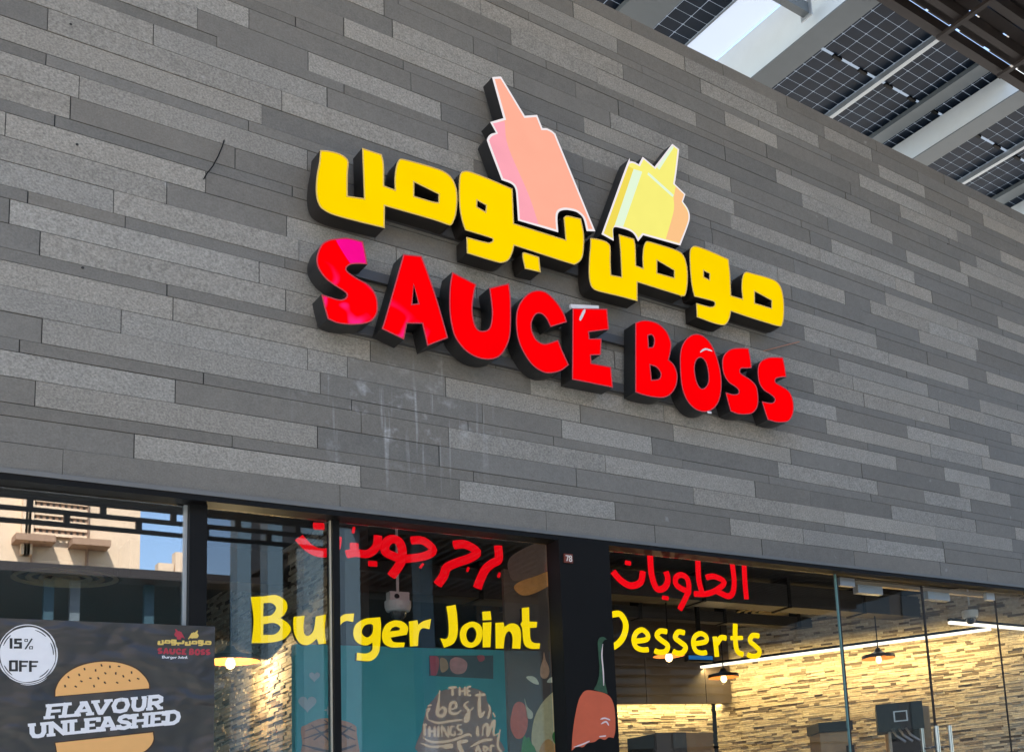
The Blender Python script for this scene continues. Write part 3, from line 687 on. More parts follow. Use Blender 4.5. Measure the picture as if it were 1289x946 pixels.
# burger
def pplate(name, pts, m, k, inset_=0): plate(name, [inset(q, inset_) for q in L([pts], 0, 760, 4.445, PQ - k)] if inset_ else L([pts], 0, 760, 4.445, PQ - k), PQ - k, m, pos, .0003)
top = [(303, 518, c), (306, 470), (335, 415), (390, 365), (470, 330), (570, 314), (670, 322), (760, 352), (815, 400), (838, 440), (842, 474, c)]
pplate('bun_outline', top, M['pbrown'], 0); pplate('top_bun', [(310, 514, c), (314, 470), (342, 418), (395, 371), (472, 337), (570, 321), (667, 328), (755, 358), (808, 404), (831, 442), (834, 469, c)], M['pbun'], .0004)
bot = [(303, 770, c), (862, 708, c), (866, 760), (845, 800), (800, 835), (700, 870), (500, 900), (360, 905), (320, 860)]
pplate('bun_outline', bot, M['pbrown'], 0); pplate('bottom_bun', [(310, 775, c), (855, 716, c), (858, 757), (838, 795), (795, 828), (697, 862), (500, 892), (364, 897), (328, 857)], M['pbun'], .0004)
seeds = [(383, 407), (443, 394), (473, 362), (535, 369), (568, 341), (615, 349), (666, 347), (589, 385), (648, 386), (690, 402), (736, 381), (773, 416), (725, 426), (656, 438), (587, 438), (550, 413), (506, 413), (455, 430), (424, 460), (364, 457), (526, 457)]
rs = random.Random(5)
for x, y in seeds:
    a = rs.uniform(.2, 1.6); bars('sesame_seed', [([(x - 7 * math.cos(a), y - 7 * math.sin(a)), (x + 7 * math.cos(a), y + 7 * math.sin(a))], 9)], 0, 760, 4.445, PQ - .0009, M['pbrown'], pos)
# slab-serif slogan
SL = {'F': [[(.18, 0), (.18, 1)], [(.0, .1), (.5, .1)], [(.0, .9), (1, .9)], [(.92, 1), (.92, .66)], [(.2, .5), (.72, .5)]],
 'L': [[(.28, 0), (.28, 1)], [(.0, .9), (.58, .9)], [(.0, .1), (1, .1)], [(.92, 0), (.92, .36)]],
 'A': [[(.14, .1), (.46, .95)], [(.84, .1), (.5, .95)], [(.25, .9), (.6, .9)], [(.28, .36), (.7, .36)], [(.0, .1), (.38, .1)], [(.62, .1), (1, .1)]],
 'V': [[(.16, .9), (.48, .05)], [(.84, .9), (.52, .05)], [(.0, .9), (.40, .9)], [(.6, .9), (1, .9)], [(.4, .08), (.6, .08)]],
 'O': [[(.5, .9), (.22, .84), (.1, .5), (.22, .16), (.5, .1), (.78, .16), (.9, .5), (.78, .84), (.48, .9)]],
 'U': [[(.2, .9), (.2, .35), (.3, .14), (.5, .1), (.7, .14), (.8, .35), (.8, .9)], [(.0, .9), (.4, .9)], [(.62, .9), (1, .9)]],
 'R': [[(.2, 0), (.2, 1)], [(.0, .1), (.42, .1)], [(.0, .9), (.68, .9), (.86, .78), (.86, .58), (.66, .47), (.25, .47)], [(.52, .45), (.8, .1)], [(.66, .1), (1, .1)]],
 'N': [[(.2, .1), (.2, .9)], [(.8, .0), (.8, .9)], [(.2, .95), (.8, .05)], [(.0, .1), (.38, .1)], [(.62, .9), (1, .9)], [(.0, .9), (.3, .9)]],
 'E': [[(.2, 0), (.2, 1)], [(.0, .9), (.95, .9)], [(.0, .1), (1, .1)], [(.2, .5), (.7, .5)], [(.92, 1), (.92, .68)], [(.93, 0), (.93, .34)]],
 'S': [[(.88, .72), (.74, .88), (.5, .91), (.22, .82), (.16, .66), (.3, .54), (.68, .45), (.84, .32), (.78, .16), (.5, .09), (.26, .12), (.1, .3)], [(.9, .98), (.9, .66)], [(.09, .02), (.09, .34)]],
 'H': [[(.2, 0), (.2, 1)], [(.8, 0), (.8, 1)], [(.2, .5), (.8, .5)], [(.0, .1), (.4, .1)], [(.6, .1), (1, .1)], [(.0, .9), (.4, .9)], [(.6, .9), (1, .9)]],
 'D': [[(.2, .0), (.2, 1)], [(.0, .9), (.6, .9), (.84, .76), (.92, .5), (.84, .24), (.6, .1), (.0, .1)]]}
def slogan(word, spans, bl, br, tl, tr_, k):
    lo, hi = spans[0][0], spans[-1][1]
    for ch, (x0, x1) in zip(word, spans):
        lines = []
        for pl_ in SL[ch]:
            q = []
            for u, v in pl_:
                t = (x0 + (x1 - x0) * u - lo) / (hi - lo)
                bx, by = bl[0] + (br[0] - bl[0]) * t, bl[1] + (br[1] - bl[1]) * t
                tx, ty = tl[0] + (tr_[0] - tl[0]) * t, tl[1] + (tr_[1] - tl[1]) * t
                q.append((bx + (tx - bx) * v, by + (ty - by) * v))
            lines.append((q, 27 if len(pl_) == 2 and abs(pl_[0][1] - pl_[1][1]) < .01 else 35))
        bars('slogan_letter', lines, 20, 860, 5.859, PQ - k, M['pwhite'], pos)
slogan('FLAVOUR', [(0, 165), (110, 255), (215, 372), (340, 500), (500, 630), (635, 765), (755, 880)], (202, 262), (1084, 187), (222, 152), (1090, 78), .0006)
slogan('UNLEASHED', [(0, 145), (135, 305), (287, 415), (410, 525), (520, 655), (655, 762), (752, 895), (892, 1005), (1003, 1115)], (92, 404), (1205, 296), (88, 294), (1214, 190), .0006)
# small printed logo: the wall sign again, flat
def shrink(groups, src, dst):
    (sx0, sz0, sx1, sz1), (dx0, dz0, dx1, dz1) = src, dst
    return [[[(dx0 + (p[0] - sx0) / (sx1 - sx0) * (dx1 - dx0), dz0 + (p[1] - sz0) / (sz1 - sz0) * (dz1 - dz0)) for p in lp] for lp in g] for g in groups]
def bb(groups):
    xs = [p[0] for g in groups for lp in g for p in lp]; zs = [p[1] for g in groups for lp in g for p in lp]; return min(xs), min(zs), max(xs), max(zs)
lg = lambda x, y: at(180 + x / 11.718, 770 + y / 11.718, PQ)
def prnt(groups, src, tl, br_, m, name, k=0):
    a, b = lg(*tl), lg(*br_)
    for g in shrink(groups, src, (a.x, b.z, b.x, a.z)): plate(name, g, PQ - k, m, logo, .0003)
logo = bpy.data.objects.new('printed_logo', None); COL.objects.link(logo); logo.parent = pos; logo.location = lg(610, 650) - world(pos)
prnt(YEL, bb(YEL), (215, 388), (1010, 505), M['pyel'], 'logo_letter', .0004)
prnt(RED, bb(RED), (215, 520), (995, 640), M['pink_print'], 'logo_letter')
prnt([KET], bb([KET]), (462, 245), (618, 405), M['pink_print'], 'logo_bottle')
prnt([MUS], bb([MUS]), (665, 262), (822, 402), M['pyel'], 'logo_bottle')
# ------------------------------------------------------------------ lettering hung inside the window
IY = .42
def W(loops, o, s=4.73): return L(loops, o[0], o[1], s, IY, 4)
A1, A2 = (300, 640), (480, 640)
BJ = [W([[(75, 524, c), (150, 520), (225, 513), (280, 545), (292, 590), (272, 630), (250, 648, c), (300, 685), (312, 725), (270, 775), (190, 795), (80, 798, c), (92, 660)], [(150, 560, c), (200, 560), (226, 590), (200, 630), (148, 640, c)], [(150, 685, c), (215, 678), (252, 705), (220, 745), (148, 750, c)]], A1),
 W([[(330, 642, c), (395, 635, c), (388, 700), (395, 745), (420, 755), (450, 720), (462, 640, c), (522, 628, c), (515, 720), (522, 800, c), (480, 805, c), (468, 772, c), (420, 808), (370, 800), (337, 750), (328, 690)]], A1),
 W([[(540, 632, c), (592, 625, c), (598, 655, c), (630, 628), (690, 622, c), (684, 672, c), (640, 667), (605, 700), (598, 800, c), (545, 805, c)]], A1),
 W([[(845, 645, c), (850, 700), (845, 800), (835, 860), (790, 903), (705, 900, c), (708, 855, c), (760, 860), (797, 840), (800, 795, c), (760, 812), (710, 795), (686, 750), (698, 690), (750, 655), (800, 648)], [(735, 735), (755, 692), (800, 688), (798, 740), (765, 765)]], A1),
 W([[(5, 745), (25, 692), (70, 665), (125, 670), (160, 705), (152, 748, c), (55, 765, c), (75, 792), (140, 795, c), (135, 822, c), (60, 823), (15, 797)], [(52, 728, c), (65, 708), (90, 700), (112, 710), (108, 722, c)]], A2),
 W([[(165, 670, c), (215, 662, c), (220, 690, c), (250, 668), (296, 655, c), (287, 715, c), (245, 710), (224, 740), (218, 815, c), (172, 818, c)]], A2),
 W([[(388, 580, c), (442, 570, c), (452, 640), (455, 740), (430, 800), (375, 826, c), (352, 770, c), (388, 772), (402, 740), (400, 660)]], A2),
 W([[(468, 750), (485, 697), (540, 670), (590, 692), (603, 745), (585, 800), (535, 826), (485, 806)], [(505, 750), (520, 712), (550, 705), (568, 745), (550, 790), (520, 790)]], A2),
 W([[(602, 612, c), (650, 608, c), (656, 660, c), (605, 663, c)]], A2), W([[(605, 677, c), (656, 673, c), (650, 822, c), (605, 824, c)]], A2),
 W([[(680, 678, c), (728, 675, c), (733, 702, c), (775, 680), (815, 695), (832, 740), (828, 832, c), (780, 830, c), (782, 760), (762, 727), (738, 755), (728, 830, c), (682, 830, c)]], A2),
 W([[(838, 590, c), (880, 585, c), (882, 670, c), (928, 672, c), (925, 705, c), (885, 708, c), (888, 770), (905, 795), (946, 800, c), (942, 832, c), (885, 830), (850, 800), (840, 710, c), (830, 685, c), (840, 668, c)]], A2)]
sg = thing('window_sign', base_of(BJ) + Vector((0, IY, 0)), 'lit yellow Burger Joint lettering hanging behind the glass left of the pillar', 'sign')
for g in BJ: channel_letter(g, M['win_yellow'], M['black'], sg, y0=IY + .03, y1=IY)
prnt(BJ, bb(BJ), (280, 635), (660, 700), M['pwhite'], 'logo_letter', .0002)
def tubes(name, lines, ox, oy, s, m, parent, Y=IY):
    k = (at(700, 720, Y) - at(701, 720, Y)).length / s; out = None
    for pl_, wd in lines:
        q = open_smooth(pl_) if len(pl_) > 2 else pl_
        MB().tube([at(ox + x / s, oy + y / s, Y) for x, y in q], wd * k / 2, 8, .5).build(name, m, parent)
rg = thing('window_sign', at(560, 735, IY), 'lit red Arabic lettering hanging behind the glass above Burger Joint', 'sign')
tubes('letter', [([(695, 220), (698, 300), (660, 325), (620, 360), (590, 420), (572, 470)], 46), ([(432, 215), (500, 212), (570, 255), (530, 292), (450, 320), (390, 350), (370, 400), (335, 450)], 46), ([(178, 188), (250, 190), (308, 245), (255, 282), (140, 298)], 42),
    ([(120, 300), (70, 280), (25, 255), (25, 210), (60, 180), (105, 195), (125, 250), (115, 320), (60, 400)], 44)], *A2, 4.73, M['win_red'], rg)
tubes('dot', [([(695, 392), (706, 396)], 30), ([(510, 358), (520, 362)], 28), ([(235, 335), (245, 342)], 32)], *A2, 4.73, M['win_red'], rg)
tubes('letter', [([(832, 160), (822, 225), (770, 268), (700, 262), (645, 270)], 40), ([(690, 205), (690, 262)], 40), ([(360, 170), (420, 232), (490, 262), (570, 245), (588, 165)], 44)], *A1, 4.73, M['win_red'], rg)
tubes('dot', [([(448, 102), (510, 105)], 34), ([(680, 125), (692, 128)], 34), ([(775, 325), (825, 328)], 28)], *A1, 4.73, M['win_red'], rg)
A3 = (750, 680)
dg = thing('window_sign', at(860, 828, IY), 'lit yellow Desserts lettering hanging behind the glass right of the pillar', 'sign')
tubes('letter', [([(60, 480), (110, 478), (160, 478), (195, 545), (175, 630), (120, 685), (65, 690)], 40), ([(258, 652), (330, 640), (335, 605), (300, 578), (262, 598), (246, 645), (262, 690), (300, 707), (340, 706)], 34),
    ([(460, 590), (418, 586), (396, 615), (425, 645), (466, 678), (455, 716), (415, 724), (383, 714)], 36), ([(575, 598), (535, 592), (515, 628), (545, 655), (583, 688), (565, 724), (530, 730), (502, 716)], 36),
    ([(640, 668), (712, 655), (716, 622), (682, 602), (645, 620), (632, 662), (648, 712), (685, 728), (718, 724)], 34), ([(772, 622), (780, 690), (786, 752)], 38), ([(786, 668), (812, 630), (845, 632)], 38),
    ([(905, 540), (905, 640), (918, 715), (955, 738)], 40), ([(876, 632), (952, 630)], 30), ([(1058, 618), (1018, 615), (1000, 650), (1032, 680), (1062, 712), (1052, 744), (1015, 750), (985, 738)], 38)], *A3, 5.156, M['win_yellow'], dg)
eg = thing('window_sign', at(860, 765, IY), 'lit red Arabic lettering hanging behind the glass above Desserts', 'sign')
tubes('letter', [([(962, 155), (968, 270), (978, 378)], 42), ([(885, 150), (898, 260), (890, 335), (860, 360), (810, 340), (770, 320)], 42), ([(718, 238), (770, 232), (835, 270), (780, 322), (715, 345), (640, 345)], 40),
    ([(662, 120), (668, 250), (690, 340)], 42), ([(615, 335), (570, 318), (522, 285), (520, 240), (555, 222), (595, 250), (600, 330), (545, 445)], 40), ([(352, 90), (362, 220), (395, 310), (445, 305), (468, 255), (455, 200)], 44),
    ([(112, 200), (160, 255), (225, 292), (290, 270), (305, 200)], 44)], *A3, 5.156, M['win_red'], eg)
tubes('dot', [([(432, 368), (470, 374)], 28), ([(192, 142), (225, 148)], 30)], *A3, 5.156, M['win_red'], eg)
# ------------------------------------------------------------------ inside the shop
def ledger_mat():
    m = bpy.data.materials.new('split stone strips'); m.use_nodes = True
    n = m.node_tree.nodes; l = m.node_tree.links; b = n['Principled BSDF']
    g = n.new('ShaderNodeNewGeometry'); cr = n.new('ShaderNodeValToRGB')
    e = cr.color_ramp.elements; e[0].position = 0; e[0].color = (.10, .075, .05, 1); e[1].position = 1; e[1].color = (.66, .57, .42, 1)
    for p, cc in ((.12, (.22, .165, .11)), (.22, (.45, .37, .26)), (.6, (.56, .47, .34))):
        q = e.new(p); q.color = (*cc, 1)
    l.new(g.outputs['Random Per Island'], cr.inputs[0])
    t = n.new('ShaderNodeTexNoise'); t.inputs['Scale'].default_value = 40; t.inputs['Detail'].default_value = 4; l.new(g.outputs['Position'], t.inputs['Vector'])
    mx = n.new('ShaderNodeMixRGB'); mx.blend_type = 'MULTIPLY'; mx.inputs[0].default_value = .6; l.new(cr.outputs[0], mx.inputs[1]); l.new(t.outputs['Color'], mx.inputs[2])
    mr = n.new('ShaderNodeMapRange'); mr.inputs[3].default_value = .55; mr.inputs[4].default_value = 1.3; l.new(t.outputs['Fac'], mr.inputs[0])
    sc = n.new('ShaderNodeVectorMath'); sc.operation = 'SCALE'; l.new(cr.outputs[0], sc.inputs[0]); l.new(mr.outputs[0], sc.inputs['Scale']); l.new(sc.outputs[0], b.inputs['Base Color'])
    b.inputs['Roughness'].default_value = .85
    bp = n.new('ShaderNodeBump'); bp.inputs['Strength'].default_value = .5; bp.inputs['Distance'].default_value = .01; l.new(t.outputs['Fac'], bp.inputs['Height']); l.new(bp.outputs[0], b.inputs['Normal'])
    return m
M['ledger'] = ledger_mat()
M['ledger_core'] = mat('stone wall bed', (.05, .04, .03), .9)
def ledger_wall(p0, p1, z0, z1, label, nrm):
    """wall of thin split stones from p0 to p1, stones proud towards nrm"""
    p0, p1, nrm = Vector((*p0, 0)), Vector((*p1, 0)), Vector((*nrm, 0)).normalized()
    d = (p1 - p0).normalized(); Ln = (p1 - p0).length; up = Vector((0, 0, 1))
    t = MB().obox((p0 + p1) / 2 - nrm * .1 + up * (z0 + z1) / 2, d, nrm, up, Ln / 2, .09, (z1 - z0) / 2).build('stone_wall', M['ledger_core'])
    tag(t, label, 'wall')
    mb = MB(); rr = random.Random(11); z = z0
    while z < z1 - .02:
        h = rr.uniform(.016, .026); u = -rr.uniform(0, .15)
        while u < Ln:
            ln = rr.uniform(.05, .2); a, b = max(0, u), min(Ln, u + ln); u += ln
            if b - a < .01: continue
            dp = rr.uniform(.004, .022)
            mb.obox(p0 + d * ((a + b) / 2) + nrm * (dp / 2 - .009) + up * (z + h / 2), d, nrm, up, (b - a) / 2 - .0008, dp / 2 + .004, h / 2 - .0012)
        z += h
    stuff(mb.build('split_stones', M['ledger'], t)); return t
PA, PB = at_z(893, 842, 3.2), at_z(1252, 795, 3.2)
dv = (PB - PA).normalized(); nv = Vector((-abs(dv.y), -abs(dv.x), 0)).normalized()
off = -nv * .10
ledger_wall(((PA + off) - dv * .0).xy, ((PB + off) + dv * .85).xy, .02, RZ - .02, 'yellow lit split stone wall running away behind the glass doors', nv.xy)
YB = PA.y + .12
ledger_wall((4.2, YB), ((PA + off).x - .01, YB), .02, 3.3, 'yellow lit split stone wall below the dark bulkhead right of the pillar', (0, -1))
ledger_wall((2.46, 1.12), (2.46, 3.7), .02, RZ - .02, 'split stone side wall lit by the pendant behind the narrow left window', (-1, 0))
M['brownpanel'] = mat('dark walnut panel', (.045, .030, .022), .5, var=.4, vscale=6, bump=.05)
bk = thing('bulkhead', (5.9, YB - .3, 2.8), 'dark brown timber bulkhead hanging below the ceiling right of the pillar', 'bulkhead')
za = at(850, 885, YB - .25).z; xs_ = [4.3, px_x(813, 860, YB - .25), px_x(888, 860, YB - .25), px_x(920, 860, YB - .25)]
for i in range(3): box('panel', xs_[i] + .003, xs_[i + 1] - .003, YB - .25, YB - .21, za, RZ - .01, M['brownpanel'], bk)
M['led'] = emit('warm led diffuser', (1, .90, .72), 2.2)
def led(name, A, B, label, down, watts, size=.03, tilt=None):
    d = (B - A).normalized(); Ln = (B - A).length; mid = (A + B) / 2; side = d.cross(Vector((0, 0, 1)))
    t = thing(name, mid, label, 'lamp')
    MB().obox(mid + Vector((0, 0, .0245)), d, side, (0, 0, 1), Ln / 2, .020, .012).build('housing', M['black'], t)
    MB().obox(mid, d, side, (0, 0, 1), Ln / 2 - .002, .018, .012).build('diffuser', M['led'], t)
    ld = bpy.data.lights.new(name + '_light', 'AREA'); ld.shape = 'RECTANGLE'; ld.size = Ln; ld.size_y = .05; ld.energy = watts; ld.color = (1, .74, .30)
    lo = bpy.data.objects.new('tube_light', ld); COL.objects.link(lo); lo.parent = t; lo.location = (0, 0, -.03)
    zx = -(tilt if tilt else Vector((0, 0, -1))).normalized(); xx = d; yy = zx.cross(xx)
    lo.rotation_euler = Matrix((xx, yy, zx)).transposed().to_euler()
    return t
led('linear_lamp', PA + nv * .22, PB + nv * .22, 'long lit white linear lamp above the stone wall behind the doors', True, 10.5, tilt=Vector((-nv.x * .75, -nv.y * .75, -1)))
LA, LB = at_z(1195, 783, 3.2), at_z(1289, 791, 3.2); LB = LA + (LB - LA) * 1.6
led('linear_lamp', LA, LB, 'short lit white linear lamp near the ceiling at the right edge', True, 1.6)
# hidden strip lamp, added to light the stone below the bulkhead
led('linear_lamp', Vector((4.4, YB - .12, za + .045)), Vector((xs_[3] - .05, YB - .12, za + .045)), 'added lamp hidden behind the dark bulkhead edge to light the stone below it', True, 4.5, tilt=Vector((0, .5, -1)))
# pendants
M['shade'] = mat('black enamel lamp shade', (.02, .022, .026), .35)
M['shade_in'] = mat('orange lamp shade inside', (.36, .12, .02), .7)
M['bulb'] = emit('lit bulb', (1, .72, .33), 5)
def pendant(p, r, label, watts):
    t = thing('pendant_lamp', p, label, 'lamp', 'pendant lamps inside the shop')
    MB().lathe(p, [(.02, r * .62), (.03, r * .5), (r * .25, r * .42), (r * .55, r * .25), (r, .03), (r + .004, .0)]).build('lamp_shade', M['shade'], t, True)
    MB().lathe(p + Vector((0, 0, -.002)), [(.02, r * .46), (r * .25, r * .38), (r * .55, r * .21), (r - .01, .012), (r, .0)]).build('shade_lining', M['shade_in'], t, True)
    MB().lathe(p + Vector((0, 0, -.01)), [(.001, -.04), (.02, -.032), (.03, -.01), (.026, .015), (.012, .04), (.001, .05)], 12).build('bulb', M['bulb'], t, True)
    MB().tube([p + Vector((0, 0, r * .6)), (p.x, p.y, RZ - .005)], .006, 6).build('cable', M['black'], t)
    ld = bpy.data.lights.new('bulb_light', 'POINT'); ld.energy = watts; ld.color = (1, .72, .36); ld.shadow_soft_size = .012
    lo = bpy.data.objects.new('bulb_light', ld); COL.objects.link(lo); lo.parent = t; lo.location = (0, 0, -.066)
pendant(at_z(290, 832, 3.0), .165, 'lit black cone pendant lamp beside the poster, orange inside', 8)
pendant(at_z(911, 852, 3.0), .14, 'lit pendant lamp hanging at the corner of the dark bulkhead', 1.5)
pendant(at_z(1106, 828, 3.05), .16, 'lit pendant lamp hanging behind the left glass door leaf', 1.5)
pendant(at_z(842, 825, 3.02), .125, 'lit pendant lamp just below the Desserts lettering', 1.2)
# round diffusers and ducts in the ceiling
M['ringm'] = mat('brass coloured ring', (.75, .62, .34), .4, .3)
def diffuser(px, py, r, label):
    p = at_z(px, py, RZ - .06); t = thing('ceiling_diffuser', p, label, 'air vent')
    for k in (1.0, .74, .5, .27):
        MB().lathe(p, [(r * k, .0), (r * k - .02, -.004), (r * k - .03, .012), (r * k - .012, .02), (r * k, .0)], 40).build('ring', M['ringm'], t, True)
    MB().lathe(p, [(r * .98, .012), (r * .98, .055), (.001, .055)], 32).build('backing', M['black'], t)
diffuser(83, 728, .28, 'round ringed ceiling diffuser above the poster')
diffuser(965, 770, .30, 'round ringed ceiling diffuser right of the red Arabic window lettering')
M['duct'] = mat('dull galvanised duct', (.028, .025, .021), .5, .2, var=.4)
for (x0, x1, y0, y1, z0, z1, lb) in ((4.2, 9.0, 1.55, 1.78, 3.46, 3.66, 'long dark ceiling duct running behind the Desserts lettering'), (4.2, 9.0, 2.5, 2.62, 3.5, 3.6, 'thin dark ceiling duct near the back stone wall'),
                                  (1.6, 4.0, 1.9, 2.15, 3.44, 3.66, 'dark ceiling duct behind the Burger Joint lettering')):
    t = box('ceiling_duct', x0, x1, y0, y1, z0, z1, M['duct']); tag(t, lb, 'duct')
    xx = x0 + .3
    while xx < x1: box('hanger', xx, xx + .03, y0 - .012, y1 + .012, z0 - .01, RZ - .001, M['black'], t); xx += .9
# dome cameras
M['camwhite'] = mat('white plastic', (.6, .6, .57), .4)
M['dome'] = mat('smoked dome', (.03, .03, .03), .1, spec=.8)
def dome(px, py, Y, s, label, plate_=True):
    p = at(px, py, Y); t = thing('security_camera', p, label, 'camera')
    if plate_:
        b = MB().box(p.x - .065 * s, p.x + .065 * s, p.y - .03, p.y + .03, p.z + .03 * s, p.z + .095 * s).build('junction_box', M['camwhite'], t)
        MB().tube([(p.x - .02 * s, p.y - .031, p.z + .062 * s), (p.x - .02 * s, p.y - .029, p.z + .062 * s)], .018 * s, 12).build('hole', M['black'], b)
    MB().lathe(p, [(.001, .03 * s), (.085 * s, .03 * s), (.085 * s, -.01 * s), (.075 * s, -.04 * s), (.055 * s, -.045 * s)], 24).build('housing', M['camwhite'], t)
    MB().lathe(p, [(.056 * s, -.042 * s), (.05 * s, -.075 * s), (.03 * s, -.1 * s), (.001, -.108 * s)], 20).build('dome_cover', M['dome'], t, True)
    MB().tube([(p.x, p.y, p.z + .09 * s), (p.x, p.y, RZ - .004)], .008, 8).build('rod', M['camwhite'], t)
dome(501, 762, .85, .85, 'white dome security camera on a rod above the word Burger')
dome(1221, 772, .55, .9, 'grey dome security camera hanging behind the right glass door leaf', False)
# teal panel with the cream lettering
TY = 1.0
M['teal'] = mat('teal paint', (.010, .37, .38), .55, var=.08)
a_, b_ = at(372, 946, TY), at(640, 822, TY)
tp = box('teal_panel', a_.x, b_.x, TY, TY + .06, .4, b_.z + .02, M['teal']); tag(tp, 'teal wall panel with cream script lettering and a waffle picture', 'panel')
M['cream'] = emit('cream glowing print', lin((236, 206, 172)), .5)  # mural lettering made to glow by emission, no lamp
M['tan'] = mat('painted brown glow', (.40, .26, .20), .6, var=.2)  # glow behind the lettering, put in as a flat brown colour
TP = TY - .004
plate('lettering_glow', L([[(170, 380), (220, 320), (300, 300), (470, 290), (580, 330), (600, 400), (640, 480), (640, 640), (690, 700), (700, 830), (60, 830), (70, 640), (100, 500), (120, 440)]], 520, 820, 6.445, TP, 3), TP, M['tan'], tp, .003)
strokes('slogan', [([(285, 290), (355, 285)], 16), ([(320, 288), (320, 355)], 16), ([(378, 280), (378, 355)], 14), ([(378, 318), (420, 316)], 12), ([(420, 278), (420, 355)], 14), ([(440, 278), (440, 355)], 14), ([(440, 282), (470, 280)], 12), ([(440, 318), (465, 316)], 12), ([(440, 352), (470, 350)], 12),
    ([(215, 310), (205, 420), (195, 500), (235, 520), (262, 480), (240, 450), (205, 480)], 20), ([(290, 470), (345, 450), (340, 410), (305, 420), (300, 490), (350, 500), (390, 470)], 18), ([(450, 400), (415, 430), (450, 480), (445, 550), (420, 560), (440, 500), (490, 450)], 18), ([(540, 320), (535, 450), (545, 520), (580, 480)], 22), ([(500, 352), (585, 345)], 18),
    ([(120, 550), (200, 575), (300, 560), (400, 550)], 14), ([(100, 470), (130, 460), (110, 500), (120, 550)], 12), ([(90, 590), (90, 680)], 16), ([(75, 592), (110, 588)], 14), ([(130, 600), (130, 690)], 15), ([(172, 600), (172, 690)], 15), ([(130, 645), (172, 642)], 12), ([(202, 602), (202, 692)], 15), ([(232, 690), (232, 605), (280, 685), (280, 600)], 14), ([(335, 605), (305, 610), (300, 665), (335, 672), (335, 640)], 14), ([(390, 590), (360, 598), (362, 625), (388, 640), (385, 665), (355, 668)], 14),
    ([(520, 600), (518, 660), (530, 680)], 20), ([(560, 680), (565, 610), (600, 590), (600, 680), (630, 600), (655, 560), (650, 670), (690, 660)], 18), ([(70, 690), (150, 730), (300, 720), (440, 670), (470, 690)], 16), ([(60, 740), (150, 770), (260, 760)], 14), ([(240, 770), (320, 760)], 30), ([(360, 740), (400, 830)], 28), ([(350, 735), (440, 720)], 22), ([(460, 770), (560, 720), (640, 710)], 18),
    ([(500, 830), (520, 770), (545, 830)], 18), ([(570, 830), (570, 770), (600, 785), (575, 810)], 16), ([(625, 830), (625, 765), (655, 765)], 16), ([(605, 425), (618, 470), (600, 545)], 14), ([(150, 430), (110, 440)], 10), ([(640, 490), (660, 530)], 10), ([(700, 630), (680, 760), (720, 820)], 16)], 520, 820, 6.445, TP - .004, M['cream'], tp, 1, .0003)
M['waffle'] = mat('waffle print', (.62, .24, .09), .6, var=.4, vscale=25)
plate('waffle_print', L([[(280, 680), (300, 665), (360, 640), (430, 645), (490, 665), (500, 700), (495, 830), (290, 830), (285, 740)]], 290, 700, 3.144, TP, 4), TP, M['waffle'], tp, .003)
strokes('waffle_grid', [([(295, 690), (400, 660), (495, 690)], 5), ([(290, 720), (400, 690), (495, 725)], 5), ([(320, 665), (400, 735), (410, 760)], 5), ([(370, 645), (470, 720)], 5), ([(430, 650), (330, 725)], 5), ([(480, 670), (390, 740)], 5), ([(285, 745), (400, 770), (498, 745)], 7)], 290, 700, 3.144, TP - .004, mat('waffle dark print', (.12, .035, .018), .6), tp, 1)
for nm, pts, cl in (('picture_ground', [(130, 15, c), (650, 15, c), (650, 205, c), (130, 180, c)], (.03, .05, .05)), ('dessert_picture', [(135, 20, c), (200, 25), (210, 90), (190, 170), (145, 175, c)], (.5, .03, .03)),
                    ('dessert_picture', [(300, 60), (340, 30), (400, 40), (440, 80), (420, 150), (350, 165), (305, 130)], (.6, .26, .22)), ('dessert_picture', [(220, 40), (270, 50), (285, 120), (230, 150)], (.5, .3, .14)), ('dessert_picture', [(520, 20), (570, 15), (580, 50), (540, 65)], (.45, .02, .03))):
    yq = TP - (.0 if nm == 'picture_ground' else .003)
    plate(nm, L([pts], 520, 822, 6.445, yq, 4), yq, mat(nm + ' print', cl, .6, var=.4, vscale=30), tp, .002)
M['heart'] = mat('pale heart print', (.42, .5, .5), .6)
for cx_, cy_, r in ((305, 580, 36), (333, 474, 22)):
    pts = [(cx_ + r * .062 * 16 * math.sin(t)**3, cy_ - r * .062 * (13 * math.cos(t) - 5 * math.cos(2 * t) - 2 * math.cos(3 * t) - math.cos(4 * t))) for t in [2 * math.pi * i / 28 for i in range(28)]]
    plate('heart_print', L([pts], 290, 700, 3.144, TP, 1), TP, M['heart'], tp, .003)
strokes('star_print', [([(388, 590), (388, 625)], 6), ([(372, 607), (404, 607)], 6)], 290, 700, 3.144, TP - .001, M['heart'], tp, 1)
# brown food mural beside the pillar
MY = .55
a_, b_ = at(642, 946, MY), at(703, 690, MY)
mu = box('food_mural', a_.x, b_.x, MY, MY + .03, .2, GT - .06, mat('brown mural print', (.12, .078, .05), .6, var=.35, vscale=5))
tag(mu, 'tall brown mural of falling burger ingredients left of the black pillar', 'mural')
MP = MY - .003
def mp(name, pts, col, k=0, o=(520, 820), s=6.445, var=.25): plate(name, L([pts], o[0], o[1], s, MP - k, 4), MP - k, mat(name + ' paint', [min(.85, q * 1.45) for q in col], .6, var=var, vscale=40), mu, .002)
mp('bun_print', [(1005, 812, c), (965, 740), (965, 640), (990, 520), (1050, 410), (1130, 330), (1200, 295, c), (1225, 812, c)], (.62, .44, .2))
mp('tomato_print', [(800, 500), (820, 430), (860, 402), (905, 430), (930, 520), (925, 620), (890, 690), (840, 700), (800, 640), (790, 570)], (.52, .10, .045))
mp('drop_print', [(1062, 0), (1075, 60), (1100, 120), (1105, 170), (1085, 210), (1050, 212), (1032, 180), (1036, 120), (1055, 60)], (.5, .27, .14))
